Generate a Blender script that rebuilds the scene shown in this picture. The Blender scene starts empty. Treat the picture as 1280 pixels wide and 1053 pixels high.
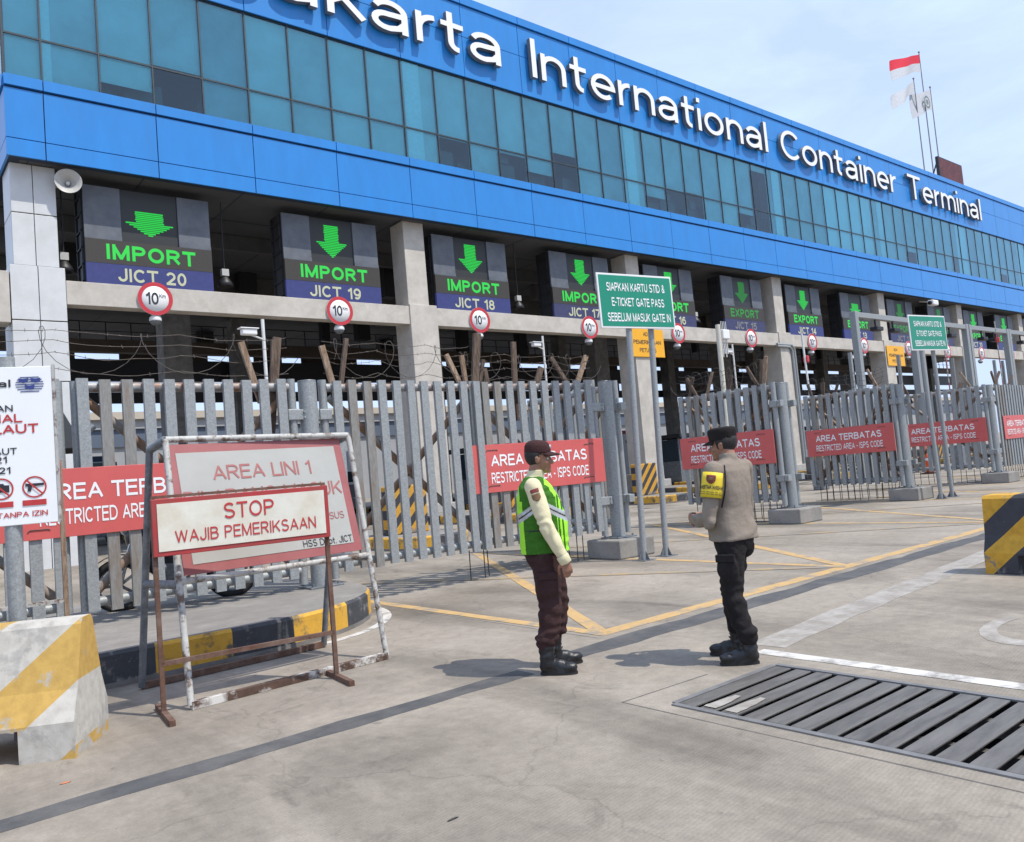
import bpy, bmesh, math, random
from mathutils import Vector, Matrix, noise
from mathutils.geometry import delaunay_2d_cdt
random.seed(7)
R = math.radians
S = bpy.context.scene
COL = S.collection

# ------------------------------------------------------------------ camera
cam_d = bpy.data.cameras.new("camera")
cam = bpy.data.objects.new("camera", cam_d)
COL.objects.link(cam)
S.camera = cam
cam_d.sensor_width = 36.0
cam_d.sensor_fit = 'HORIZONTAL'
cam_d.lens = 36.0 * 1013.85 / 1280.0
cam_d.clip_start = 0.05
cam_d.clip_end = 3000.0
def cam_axes(yaw, pit, rol):
    cy, sy = math.cos(yaw), math.sin(yaw)
    f = Vector((sy*math.cos(pit), cy*math.cos(pit), math.sin(pit)))
    r = Vector((cy, -sy, 0)); u = r.cross(f)
    r2 = math.cos(rol)*r + math.sin(rol)*u
    u2 = -math.sin(rol)*r + math.cos(rol)*u
    return r2, u2, f
_r, _u, _f = cam_axes(0.68715153, 0.06379718, -0.08605816)
cam.matrix_world = Matrix(((_r.x, _u.x, -_f.x, 0), (_r.y, _u.y, -_f.y, 0), (_r.z, _u.z, -_f.z, 1.5), (0, 0, 0, 1)))

# ------------------------------------------------------------------ light
SUN_EL = 60.0
SUN_DIR = Vector((0.42*math.cos(R(SUN_EL)), -0.907*math.cos(R(SUN_EL)), math.sin(R(SUN_EL)))).normalized()
sun_d = bpy.data.lights.new("sun", 'SUN')
sun_d.energy = 4.2
sun_d.angle = R(0.53)
sun_d.color = (1.0, 0.94, 0.84)
sun = bpy.data.objects.new("sun", sun_d)
COL.objects.link(sun)
sun.rotation_euler = (-SUN_DIR).to_track_quat('-Z', 'Y').to_euler()
sun.location = (0, 0, 60)

W = bpy.data.worlds.new("World")
S.world = W
W.use_nodes = True
def world():
    nt = W.node_tree; N = nt.nodes; L = nt.links
    N.clear()
    out = N.new('ShaderNodeOutputWorld'); bg = N.new('ShaderNodeBackground')
    sky = N.new('ShaderNodeTexSky'); sky.sky_type = 'NISHITA'; sky.sun_disc = False
    sky.sun_elevation = R(SUN_EL); sky.sun_rotation = math.atan2(0.42, -0.907)
    sky.air_density = 1.0; sky.dust_density = 1.4; sky.ozone_density = 1.2
    tc = N.new('ShaderNodeTexCoord')
    mp = N.new('ShaderNodeMapping'); mp.inputs['Scale'].default_value = (2.2, 2.2, 7.0); mp.inputs['Rotation'].default_value = (0.25, 0.12, 0.5)
    nz = N.new('ShaderNodeTexNoise'); nz.inputs['Scale'].default_value = 1.5; nz.inputs['Detail'].default_value = 8; nz.inputs['Roughness'].default_value = 0.58
    nz.inputs['Distortion'].default_value = 0.5
    rp = N.new('ShaderNodeValToRGB'); rp.color_ramp.elements[0].position = 0.40; rp.color_ramp.elements[1].position = 0.72
    rp.color_ramp.elements[0].color = (0.70, 0.70, 0.70, 1); rp.color_ramp.elements[1].color = (0.94, 0.94, 0.94, 1)
    mx = N.new('ShaderNodeMix'); mx.data_type = 'RGBA'
    mx.inputs['B'].default_value = (6.9, 8.6, 12.2, 1)
    L.new(tc.outputs['Generated'], mp.inputs['Vector']); L.new(mp.outputs['Vector'], nz.inputs['Vector'])
    L.new(nz.outputs['Fac'], rp.inputs['Fac']); L.new(rp.outputs['Color'], mx.inputs['Factor'])
    L.new(sky.outputs['Color'], mx.inputs['A']); L.new(mx.outputs['Result'], bg.inputs['Color'])
    bg.inputs['Strength'].default_value = 0.115
    L.new(bg.outputs['Background'], out.inputs['Surface'])
world()
S.view_settings.view_transform = 'Standard'
S.view_settings.look = 'None'
S.view_settings.exposure = 0.0
S.view_settings.gamma = 1.0
S.render.engine = 'CYCLES'
S.cycles.max_bounces = 8
S.cycles.transparent_max_bounces = 12
S.cycles.use_denoising = True

# ------------------------------------------------------------------ materials
MATS = {}
def mat(name, col, rough=0.6, metal=0.0, var=0.10, scale=6.0, col2=None, amt=0.0, scale2=2.5, sharp=0.12, bump=0.0, bscale=40.0, spec=0.5, stretch=None, emit=None, coat=0.0):
    """Procedural surface: colour varied by noise, an optional second colour in worn patches, optional bump."""
    if name in MATS: return MATS[name]
    m = bpy.data.materials.new(name); m.use_nodes = True
    nt = m.node_tree; N = nt.nodes; L = nt.links
    b = N['Principled BSDF']
    b.inputs['Roughness'].default_value = rough; b.inputs['Metallic'].default_value = metal
    b.inputs['Specular IOR Level'].default_value = spec
    if coat: b.inputs['Coat Weight'].default_value = coat; b.inputs['Coat Roughness'].default_value = 0.12
    tc = N.new('ShaderNodeTexCoord'); vec = tc.outputs['Object']
    if stretch:
        mp = N.new('ShaderNodeMapping'); mp.inputs['Scale'].default_value = stretch
        L.new(vec, mp.inputs['Vector']); vec = mp.outputs['Vector']
    nz = N.new('ShaderNodeTexNoise'); nz.inputs['Scale'].default_value = scale; nz.inputs['Detail'].default_value = 6; nz.inputs['Roughness'].default_value = 0.65
    L.new(vec, nz.inputs['Vector'])
    rp = N.new('ShaderNodeValToRGB')
    e = rp.color_ramp.elements; e[0].position = 0.3; e[1].position = 0.7
    e[0].color = tuple(max(0, c*(1-var)) for c in col) + (1,); e[1].color = tuple(min(1, c*(1+var)) for c in col) + (1,)
    L.new(nz.outputs['Fac'], rp.inputs['Fac'])
    outc = rp.outputs['Color']
    if col2 is not None:
        n2 = N.new('ShaderNodeTexNoise'); n2.inputs['Scale'].default_value = scale2; n2.inputs['Detail'].default_value = 9; n2.inputs['Roughness'].default_value = 0.7
        L.new(vec, n2.inputs['Vector'])
        r2 = N.new('ShaderNodeValToRGB'); t = 0.72 - 0.42*amt
        r2.color_ramp.elements[0].position = max(0, t - sharp/2); r2.color_ramp.elements[1].position = min(1, t + sharp/2)
        L.new(n2.outputs['Fac'], r2.inputs['Fac'])
        mx = N.new('ShaderNodeMix'); mx.data_type = 'RGBA'
        mx.inputs['B'].default_value = tuple(col2) + (1,)
        L.new(r2.outputs['Color'], mx.inputs['Factor']); L.new(outc, mx.inputs['A'])
        outc = mx.outputs['Result']
    L.new(outc, b.inputs['Base Color'])
    if bump:
        n3 = N.new('ShaderNodeTexNoise'); n3.inputs['Scale'].default_value = bscale; n3.inputs['Detail'].default_value = 5
        L.new(vec, n3.inputs['Vector'])
        bp = N.new('ShaderNodeBump'); bp.inputs['Strength'].default_value = bump; bp.inputs['Distance'].default_value = 0.02
        L.new(n3.outputs['Fac'], bp.inputs['Height']); L.new(bp.outputs['Normal'], b.inputs['Normal'])
    if emit:
        b.inputs['Emission Color'].default_value = tuple(emit[:3]) + (1,); b.inputs['Emission Strength'].default_value = emit[3]
    MATS[name] = m
    return m

def stripe_mat(name, c1, c2, direction, period, wear, wearcol, offset=0.0):
    """Diagonal painted stripes on concrete with chipped paint."""
    m = bpy.data.materials.new(name); m.use_nodes = True
    nt = m.node_tree; N = nt.nodes; L = nt.links; b = N['Principled BSDF']; b.inputs['Roughness'].default_value = 0.75
    tc = N.new('ShaderNodeTexCoord')
    dp = N.new('ShaderNodeVectorMath'); dp.operation = 'DOT_PRODUCT'; dp.inputs[1].default_value = direction
    L.new(tc.outputs['Object'], dp.inputs[0])
    def mth(op, a, bv):
        n = N.new('ShaderNodeMath'); n.operation = op
        if hasattr(a, 'default_value'): L.new(a, n.inputs[0])
        else: n.inputs[0].default_value = a
        if hasattr(bv, 'default_value'): L.new(bv, n.inputs[1])
        else: n.inputs[1].default_value = bv
        return n.outputs[0]
    q = mth('ADD', mth('DIVIDE', dp.outputs['Value'], period), offset + 50)
    fr = mth('FRACT', q, 0.0); st = mth('GREATER_THAN', fr, 0.5)
    mx = N.new('ShaderNodeMix'); mx.data_type = 'RGBA'; mx.inputs['A'].default_value = tuple(c1)+(1,); mx.inputs['B'].default_value = tuple(c2)+(1,)
    L.new(st, mx.inputs['Factor'])
    nz = N.new('ShaderNodeTexNoise'); nz.inputs['Scale'].default_value = 4.0; nz.inputs['Detail'].default_value = 9; nz.inputs['Roughness'].default_value = 0.72
    L.new(tc.outputs['Object'], nz.inputs['Vector'])
    sx = N.new('ShaderNodeSeparateXYZ'); L.new(tc.outputs['Object'], sx.inputs[0])
    low = mth('MULTIPLY', mth('MAXIMUM', mth('SUBTRACT', 0.30, sx.outputs['Z']), 0.0), 0.30)   # paint is scuffed most near the base
    wr = N.new('ShaderNodeValToRGB'); wr.color_ramp.elements[0].position = 0.66-wear; wr.color_ramp.elements[1].position = 0.72-wear
    L.new(mth('ADD', nz.outputs['Fac'], low), wr.inputs['Fac'])
    m2 = N.new('ShaderNodeMix'); m2.data_type = 'RGBA'; m2.inputs['B'].default_value = tuple(wearcol)+(1,)
    L.new(wr.outputs['Color'], m2.inputs['Factor']); L.new(mx.outputs['Result'], m2.inputs['A'])
    n4 = N.new('ShaderNodeTexNoise'); n4.inputs['Scale'].default_value = 14; n4.inputs['Detail'].default_value = 6
    L.new(tc.outputs['Object'], n4.inputs['Vector'])
    m3 = N.new('ShaderNodeMix'); m3.data_type = 'RGBA'; m3.blend_type = 'MULTIPLY'; m3.inputs['Factor'].default_value = 0.55
    L.new(m2.outputs['Result'], m3.inputs['A'])
    r4 = N.new('ShaderNodeValToRGB'); r4.color_ramp.elements[0].position = .3; r4.color_ramp.elements[0].color = (.62, .6, .57, 1); r4.color_ramp.elements[1].position = .6
    L.new(n4.outputs['Fac'], r4.inputs['Fac']); L.new(r4.outputs['Color'], m3.inputs['B'])
    L.new(m3.outputs['Result'], b.inputs['Base Color'])
    bp = N.new('ShaderNodeBump'); bp.inputs['Strength'].default_value = 0.25; bp.inputs['Distance'].default_value = 0.02
    L.new(nz.outputs['Fac'], bp.inputs['Height']); L.new(bp.outputs['Normal'], b.inputs['Normal'])
    return m

def concrete_ground():
    m = bpy.data.materials.new("concrete_paving"); m.use_nodes = True
    nt = m.node_tree; N = nt.nodes; L = nt.links; b = N['Principled BSDF']; b.inputs['Roughness'].default_value = 0.85
    b.inputs['Specular IOR Level'].default_value = 0.35
    tc = N.new('ShaderNodeTexCoord'); P = tc.outputs['Object']
    def nz(scale, det, rough, st=(1, 1, 1), rot=0.0, dist=0.0):
        mp = N.new('ShaderNodeMapping'); mp.inputs['Scale'].default_value = st; mp.inputs['Rotation'].default_value = (0, 0, rot)
        L.new(P, mp.inputs['Vector'])
        n = N.new('ShaderNodeTexNoise'); n.inputs['Scale'].default_value = scale; n.inputs['Detail'].default_value = det; n.inputs['Roughness'].default_value = rough
        n.inputs['Distortion'].default_value = dist
        L.new(mp.outputs['Vector'], n.inputs['Vector']); return n.outputs['Fac']
    def ramp(f, p0, c0, p1, c1):
        r = N.new('ShaderNodeValToRGB'); r.color_ramp.elements[0].position = p0; r.color_ramp.elements[1].position = p1
        r.color_ramp.elements[0].color = c0; r.color_ramp.elements[1].color = c1
        L.new(f, r.inputs['Fac']); return r.outputs['Color']
    def mul(a, c, f=1.0):
        x = N.new('ShaderNodeMix'); x.data_type = 'RGBA'; x.blend_type = 'MULTIPLY'; x.inputs['Factor'].default_value = f
        L.new(a, x.inputs['A']); L.new(c, x.inputs['B']); return x.outputs['Result']
    g = lambda v: (v, v, v, 1)
    base = ramp(nz(0.45, 8, 0.62), 0.32, (0.228, 0.198, 0.161, 1), 0.68, (0.320, 0.281, 0.234, 1))
    base = mul(base, ramp(nz(9, 8, 0.75), 0.25, g(0.72), 0.70, g(1.08)))
    base = mul(base, ramp(nz(22, 5, 0.6), 0.26, g(0.55), 0.34, g(1.0)), 0.6)
    base = mul(base, ramp(nz(70, 4, 0.7), 0.25, g(0.86), 0.75, g(1.08)))
    # tyre-darkened streaks along the traffic direction, oil spots, water stains
    base = mul(base, ramp(nz(0.9, 7, 0.62, (1.0, 0.22, 1), 0.18, 0.6), 0.36, g(0.60), 0.52, g(1.0)), 0.75)
    base = mul(base, ramp(nz(2.6, 8, 0.7, (1.0, 0.5, 1), -0.3, 1.0), 0.30, g(0.62), 0.42, g(1.0)), 0.7)
    base = mul(base, ramp(nz(5.0, 3, 0.55), 0.24, g(0.45), 0.29, g(1.0)), 0.55)
    # hairline cracks
    mp = N.new('ShaderNodeMapping'); L.new(P, mp.inputs['Vector'])
    nd = N.new('ShaderNodeTexNoise'); nd.inputs['Scale'].default_value = 1.7; nd.inputs['Detail'].default_value = 6; L.new(P, nd.inputs['Vector'])
    ad = N.new('ShaderNodeMix'); ad.data_type = 'RGBA'; ad.blend_type = 'LINEAR_LIGHT'; ad.inputs['Factor'].default_value = 0.35
    L.new(P, ad.inputs['A']); L.new(nd.outputs['Color'], ad.inputs['B'])
    vo = N.new('ShaderNodeTexVoronoi'); vo.feature = 'DISTANCE_TO_EDGE'; vo.inputs['Scale'].default_value = 0.42
    L.new(ad.outputs['Result'], vo.inputs['Vector'])
    cr = ramp(vo.outputs['Distance'], 0.0, g(0.0), 0.0045, g(1.0))
    mask = ramp(nz(0.55, 3, 0.5), 0.50, g(1.0), 0.60, g(0.0))
    mm = N.new('ShaderNodeMix'); mm.data_type = 'RGBA'; mm.blend_type = 'ADD'; mm.inputs['Factor'].default_value = 1.0
    L.new(cr, mm.inputs['A']); L.new(mask, mm.inputs['B'])
    base = mul(base, mm.outputs['Result'], 0.22)
    L.new(base, b.inputs['Base Color'])
    # broom finish
    wv = N.new('ShaderNodeTexWave'); wv.inputs['Scale'].default_value = 14.0; wv.inputs['Distortion'].default_value = 3.0; wv.inputs['Detail'].default_value = 3
    mp2 = N.new('ShaderNodeMapping'); mp2.inputs['Rotation'].default_value = (0, 0, 1.45); L.new(P, mp2.inputs['Vector']); L.new(mp2.outputs['Vector'], wv.inputs['Vector'])
    n5 = nz(60, 6, 0.7)
    mx = N.new('ShaderNodeMix'); mx.data_type = 'RGBA'; mx.inputs['Factor'].default_value = 0.78
    L.new(wv.outputs['Color'], mx.inputs['A']); L.new(n5, mx.inputs['B'])
    bp = N.new('ShaderNodeBump'); bp.inputs['Strength'].default_value = 0.32; bp.inputs['Distance'].default_value = 0.012
    L.new(mx.outputs['Result'], bp.inputs['Height']); L.new(bp.outputs['Normal'], b.inputs['Normal'])
    return m

def glass_mat(name, tint, gl=0.12):
    m = bpy.data.materials.new(name); m.use_nodes = True
    nt = m.node_tree; N = nt.nodes; L = nt.links; N.clear()
    out = N.new('ShaderNodeOutputMaterial'); tr = N.new('ShaderNodeBsdfTransparent'); gls = N.new('ShaderNodeBsdfGlossy'); mx = N.new('ShaderNodeMixShader')
    tr.inputs['Color'].default_value = tuple(tint) + (1,)
    gls.inputs['Roughness'].default_value = 0.03; gls.inputs['Color'].default_value = (0.72, 0.86, 0.95, 1)
    fr = N.new('ShaderNodeFresnel'); fr.inputs['IOR'].default_value = 1.5
    tc = N.new('ShaderNodeTexCoord'); nz = N.new('ShaderNodeTexNoise'); nz.inputs['Scale'].default_value = 0.7; nz.inputs['Detail'].default_value = 2
    L.new(tc.outputs['Object'], nz.inputs['Vector'])
    bp = N.new('ShaderNodeBump'); bp.inputs['Strength'].default_value = 0.06; bp.inputs['Distance'].default_value = 0.1
    L.new(nz.outputs['Fac'], bp.inputs['Height']); L.new(bp.outputs['Normal'], gls.inputs['Normal'])
    ad = N.new('ShaderNodeMath'); ad.operation = 'ADD'; ad.inputs[1].default_value = gl; ad.use_clamp = True
    L.new(fr.outputs['Fac'], ad.inputs[0]); L.new(ad.outputs[0], mx.inputs['Fac'])
    L.new(tr.outputs[0], mx.inputs[1]); L.new(gls.outputs[0], mx.inputs[2]); L.new(mx.outputs[0], out.inputs['Surface'])
    return m

GALV = mat("galvanised_steel", (0.285, 0.30, 0.300), 0.55, 0.30, 0.22, 40, (0.41, 0.435, 0.445), 0.30, 75, 0.2, 0.05, 60)
GALV_DIRTY = mat("stained_galvanised_steel", (0.245, 0.243, 0.228), 0.6, 0.2, 0.22, 18, (0.20, 0.14, 0.095), 0.30, 4.0, 0.25, 0.05, 60, stretch=(3, 3, 0.6))
GALV_RUST = mat("galvanised_pipe_with_rust", (0.32, 0.33, 0.33), 0.55, 0.25, 0.25, 16, (0.23, 0.105, 0.05), 0.42, 5, 0.15, 0.06, 60)
GALV_DARK = mat("dull_steel", (0.17, 0.185, 0.2), 0.5, 0.4, 0.25, 14, (0.3, 0.31, 0.32), 0.3, 12, 0.2)
PIPE_BROWN = mat("rusted_brace_pipe", (0.27, 0.155, 0.09), 0.7, 0.0, 0.3, 9, (0.30, 0.31, 0.30), 0.38, 3.2, 0.2, 0.08, 60)
RUST = mat("rusty_square_tube", (0.105, 0.05, 0.032), 0.8, 0.0, 0.35, 20, (0.19, 0.13, 0.10), 0.35, 7, 0.3, 0.1, 80)
WOOD = mat("weathered_timber", (0.20, 0.125, 0.075), 0.85, 0, 0.4, 8, (0.42, 0.33, 0.25), 0.40, 5, 0.3, 0.3, 30, stretch=(6, 6, 1))
WOOD_DARK = mat("dark_weathered_timber", (0.085, 0.055, 0.04), 0.85, 0, 0.4, 8, (0.2, 0.15, 0.11), 0.35, 5, 0.3, 0.3, 30, stretch=(6, 6, 1))
WIRE = mat("barbed_wire_steel", (0.11, 0.095, 0.085), 0.6, 0.5, 0.3, 30)
WHITE_RUST = mat("white_paint_with_rust", (0.44, 0.435, 0.41), 0.55, 0.0, 0.14, 14, (0.13, 0.085, 0.06), 0.40, 11.0, 0.10, 0.08, 70, stretch=(1, 1, 1))
CONC = mat("cast_concrete", (0.40, 0.385, 0.36), 0.85, 0, 0.14, 2.2, (0.26, 0.245, 0.225), 0.34, 1.1, 0.35, 0.25, 40)
CONC_BEAM = mat("beige_painted_concrete", (0.52, 0.485, 0.43), 0.8, 0, 0.10, 2.0, (0.37, 0.335, 0.29), 0.30, 1.4, 0.35, 0.18, 40)
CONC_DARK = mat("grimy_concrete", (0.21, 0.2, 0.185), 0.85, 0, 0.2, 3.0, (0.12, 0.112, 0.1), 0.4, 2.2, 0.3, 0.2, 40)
BLOCK = mat("footing_concrete", (0.30, 0.285, 0.26), 0.9, 0, 0.15, 5.0, (0.16, 0.15, 0.135), 0.4, 2.6, 0.3, 0.3, 45)
CLAD = mat("pale_cladding_panel", (0.60, 0.61, 0.61), 0.38, 0.0, 0.05, 1.6, (0.49, 0.49, 0.47), 0.25, 1.2, 0.4)
BLUE = mat("blue_composite_panel", (0.024, 0.225, 0.615), 0.34, 0.0, 0.06, 1.1, (0.030, 0.190, 0.50), 0.27, 0.9, 0.45, spec=0.45, stretch=(1.6, 1.6, 0.45))
SEAM = mat("dark_joint", (0.018, 0.03, 0.06), 0.7)
GREYSEAM = mat("grey_joint", (0.10, 0.10, 0.10), 0.8)
MULL = mat("window_frame_grey", (0.045, 0.06, 0.068), 0.45, 0.3, 0.1, 5)
GLASS = glass_mat("tinted_window_glass", (0.44, 0.90, 1.0), 0.06)
BLINDL = mat("bright_blind_fabric", (0.95, 0.95, 0.95), 0.9, 0, 0.04, 1.5)
BLINDS = [mat("roller_blind_fabric", (0.68, 0.71, 0.72), 0.9, 0, 0.12, 0.9), mat("greyer_roller_blind_fabric", (0.57, 0.61, 0.64), 0.9, 0, 0.14, 0.7), mat("paler_roller_blind_fabric", (0.76, 0.78, 0.78), 0.9, 0, 0.10, 0.8)]
ROOMW = mat("office_wall", (0.35, 0.35, 0.34), 0.9, 0, 0.1, 1.0)
ROOMD = mat("office_furniture", (0.13, 0.12, 0.115), 0.7, 0, 0.2, 2.0)
PILLARW = mat("white_interior_pillar", (0.97, 0.97, 0.97), 0.7)
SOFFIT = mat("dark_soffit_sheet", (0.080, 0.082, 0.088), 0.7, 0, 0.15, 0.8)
BLACK = mat("black_metal", (0.016, 0.016, 0.018), 0.5, 0.0, 0.3, 10)
SCREEN = mat("unlit_matrix_screen", (0.025, 0.026, 0.024), 0.45, 0, 0.2, 40)
SCREENB = mat("brown_matrix_screen", (0.040, 0.034, 0.026), 0.5, 0, 0.2, 30)
SHUTTER = mat("grey_display_side_panel", (0.095, 0.108, 0.13), 0.55, 0, 0.25, 1.6, (0.17, 0.18, 0.195), 0.25, 1.2, 0.4)
LEDG = mat("green_leds", (0.01, 0.1, 0.015), 0.5, emit=(0.02, 1.0, 0.09, 0.62))
LEDG_DIM = mat("dim_green_leds", (0.01, 0.08, 0.015), 0.5, emit=(0.05, 0.8, 0.08, 0.25))
LEDB = mat("blue_led_band", (0.02, 0.024, 0.09), 0.5, 0, 0.25, 8, emit=(0.05, 0.075, 0.38, 0.24))
LEDB_DIM = mat("dim_blue_led_band", (0.028, 0.03, 0.075), 0.5, 0, 0.25, 8, emit=(0.05, 0.06, 0.2, 0.20))
LEDW = mat("pale_leds", (0.2, 0.2, 0.15), 0.5, emit=(0.62, 0.66, 0.42, 0.55))
LEDW_DIM = mat("dim_pale_leds", (0.1, 0.1, 0.1), 0.5, emit=(0.4, 0.4, 0.4, 0.3))
WHITE = mat("white_paint", (0.76, 0.76, 0.75), 0.45, 0, 0.03, 3)
LETTERW = mat("white_letter_face", (0.80, 0.80, 0.80), 0.4, 0, 0.02, 2)
LETTER_SHADE = mat("letter_side_shade", (0.16, 0.17, 0.18), 0.5, 0, 0.05, 2)  # grey for the letter sides: their shade is put into the colour
SIGNW = mat("white_sign_board", (0.80, 0.82, 0.82), 0.35, 0, 0.02, 3)
SIGNW_OLD = mat("aged_cream_sign_face", (0.68, 0.665, 0.585), 0.45, 0, 0.05, 3, (0.52, 0.44, 0.31), 0.26, 2.6, 0.35)
SIGNG_OLD = mat("faded_grey_sign_face", (0.40, 0.40, 0.375), 0.5, 0, 0.04, 3, (0.345, 0.345, 0.32), 0.3, 1.8, 0.4)
RED = mat("red_sign_paint", (0.50, 0.032, 0.042), 0.4, 0, 0.06, 5)
BORDERRED = mat("dull_red_border", (0.36, 0.035, 0.035), 0.5, 0, 0.1, 6, (0.24, 0.06, 0.05), 0.3, 5, 0.3)
REDTXT = mat("red_lettering", (0.46, 0.035, 0.035), 0.5, 0, 0.1, 30)
REDFADE = mat("faded_red_border", (0.30, 0.085, 0.085), 0.5, 0, 0.08, 5, (0.36, 0.13, 0.125), 0.3, 3, 0.4)
REDFADETXT = mat("faded_red_lettering", (0.37, 0.125, 0.115), 0.55, 0, 0.12, 20)
REDBOARD = mat("salmon_red_sign_board", (0.60, 0.115, 0.105), 0.42, 0, 0.05, 2.5, (0.52, 0.095, 0.09), 0.3, 1.6, 0.5)
GREEN = mat("green_road_sign", (0.006, 0.235, 0.145), 0.35, 0, 0.04, 3)
YELSIGN = mat("yellow_road_sign", (0.82, 0.40, 0.012), 0.45, 0, 0.04, 3)
BLACKTXT = mat("black_lettering", (0.02, 0.022, 0.03), 0.5)
NAVY = mat("navy_emblem", (0.03, 0.05, 0.22), 0.5)
YELKERB = mat("yellow_kerb_paint", (0.60, 0.33, 0.035), 0.7, 0, 0.12, 6, (0.12, 0.10, 0.07), 0.36, 4.0, 0.12, 0.2, 40)
BLKKERB = mat("black_kerb_paint", (0.045, 0.048, 0.055), 0.7, 0, 0.2, 6, (0.2, 0.19, 0.175), 0.30, 7.0, 0.12, 0.2, 40)
YELLINE = mat("yellow_road_paint", (0.50, 0.325, 0.135), 0.75, 0, 0.10, 7, (0.28, 0.24, 0.19), 0.40, 3.4, 0.10)
YELLINE_OLD = mat("worn_yellow_road_paint", (0.44, 0.30, 0.13), 0.75, 0, 0.1, 7, (0.24, 0.22, 0.195), 0.62, 2.4, 0.22)
WHTLINE = mat("white_road_paint", (0.58, 0.56, 0.525), 0.75, 0, 0.06, 7, (0.29, 0.275, 0.25), 0.44, 4.0, 0.12)
WHTLINE_OLD = mat("worn_white_road_paint", (0.385, 0.36, 0.325), 0.8, 0, 0.12, 9, (0.262, 0.234, 0.204), 0.58, 4.6, 0.22)
ASPH = mat("dark_joint_filler", (0.072, 0.072, 0.074), 0.85, 0, 0.2, 9, (0.13, 0.125, 0.118), 0.34, 3.0, 0.3, 0.2, 60)
JOINT = mat("slab_joint", (0.12, 0.11, 0.10), 0.95, 0, 0.3, 9)
APRON = mat("repair_concrete", (0.25, 0.235, 0.215), 0.88, 0, 0.16, 5, (0.18, 0.168, 0.152), 0.35, 1.8, 0.35, 0.3, 50)
GRATE = mat("worn_steel_slat", (0.125, 0.115, 0.104), 0.5, 0.2, 0.25, 6, (0.20, 0.188, 0.17), 0.35, 2.0, 0.3, 0.05, 50, stretch=(0.7, 4, 4))
GRATEFR = mat("bare_steel_edge", (0.20, 0.195, 0.19), 0.5, 0.2, 0.2, 8)
PIT = mat("drain_pit_dark", (0.012, 0.012, 0.012), 0.9)
RUBBER = mat("black_rubber", (0.018, 0.018, 0.019), 0.65, 0, 0.25, 12)
CHROME = mat("scuffed_chrome", (0.45, 0.46, 0.47), 0.25, 0.9, 0.1, 12)
BIKEB = mat("black_bike_paint", (0.013, 0.013, 0.016), 0.28, 0, 0.2, 8, spec=0.6)
BIKEM = mat("muddy_mudguard", (0.12, 0.095, 0.08), 0.6, 0, 0.2, 12)
LIGHTW = mat("off_white_plastic", (0.66, 0.66, 0.64), 0.4, 0, 0.04, 6)
HORN = mat("grey_horn_enamel", (0.45, 0.44, 0.41), 0.45, 0, 0.1, 8)
FLAGR = mat("red_flag_cloth", (0.62, 0.015, 0.04), 0.8)
FLAGW = mat("white_flag_cloth", (0.50, 0.52, 0.55), 0.8)
FLAGE = mat("grey_flag_emblem", (0.16, 0.2, 0.22), 0.8)
POLE = mat("thin_flagpole", (0.22, 0.21, 0.22), 0.5, 0.2)
BILLB = mat("brown_billboard_face", (0.075, 0.018, 0.02), 0.6, 0, 0.3, 3, (0.16, 0.03, 0.03), 0.4, 2.5, 0.25)
ORANGE = mat("orange_plastic", (0.75, 0.12, 0.03), 0.5)
GLASSD = mat("dark_glass", (0.03, 0.045, 0.06), 0.08, 0, 0.1, 2)
TRUCKW = mat("white_truck_paint", (0.7, 0.71, 0.72), 0.35, 0, 0.04, 3, coat=0.3)
TRUCKR = mat("red_truck_paint", (0.42, 0.03, 0.03), 0.4, 0, 0.08, 3)
WHBEIGE = mat("warehouse_fascia", (0.5, 0.44, 0.36), 0.8, 0, 0.08, 0.2)
WHWALL = mat("warehouse_wall_sheet", (0.33, 0.34, 0.35), 0.7, 0, 0.10, 0.3)  # wall colour greyed so that the wall reads as shaded
WHGREY = mat("warehouse_grey_sheet", (0.36, 0.37, 0.38), 0.7, 0, 0.08, 0.2)
WHBLUE = mat("warehouse_slate_band", (0.10, 0.13, 0.18), 0.7, 0, 0.08, 0.2)
BROWNBEAM = mat("brown_steel_beam", (0.10, 0.075, 0.055), 0.7, 0, 0.2, 1.5)
CANVAS = mat("black_canvas", (0.02, 0.023, 0.028), 0.75, 0, 0.2, 5)

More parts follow.
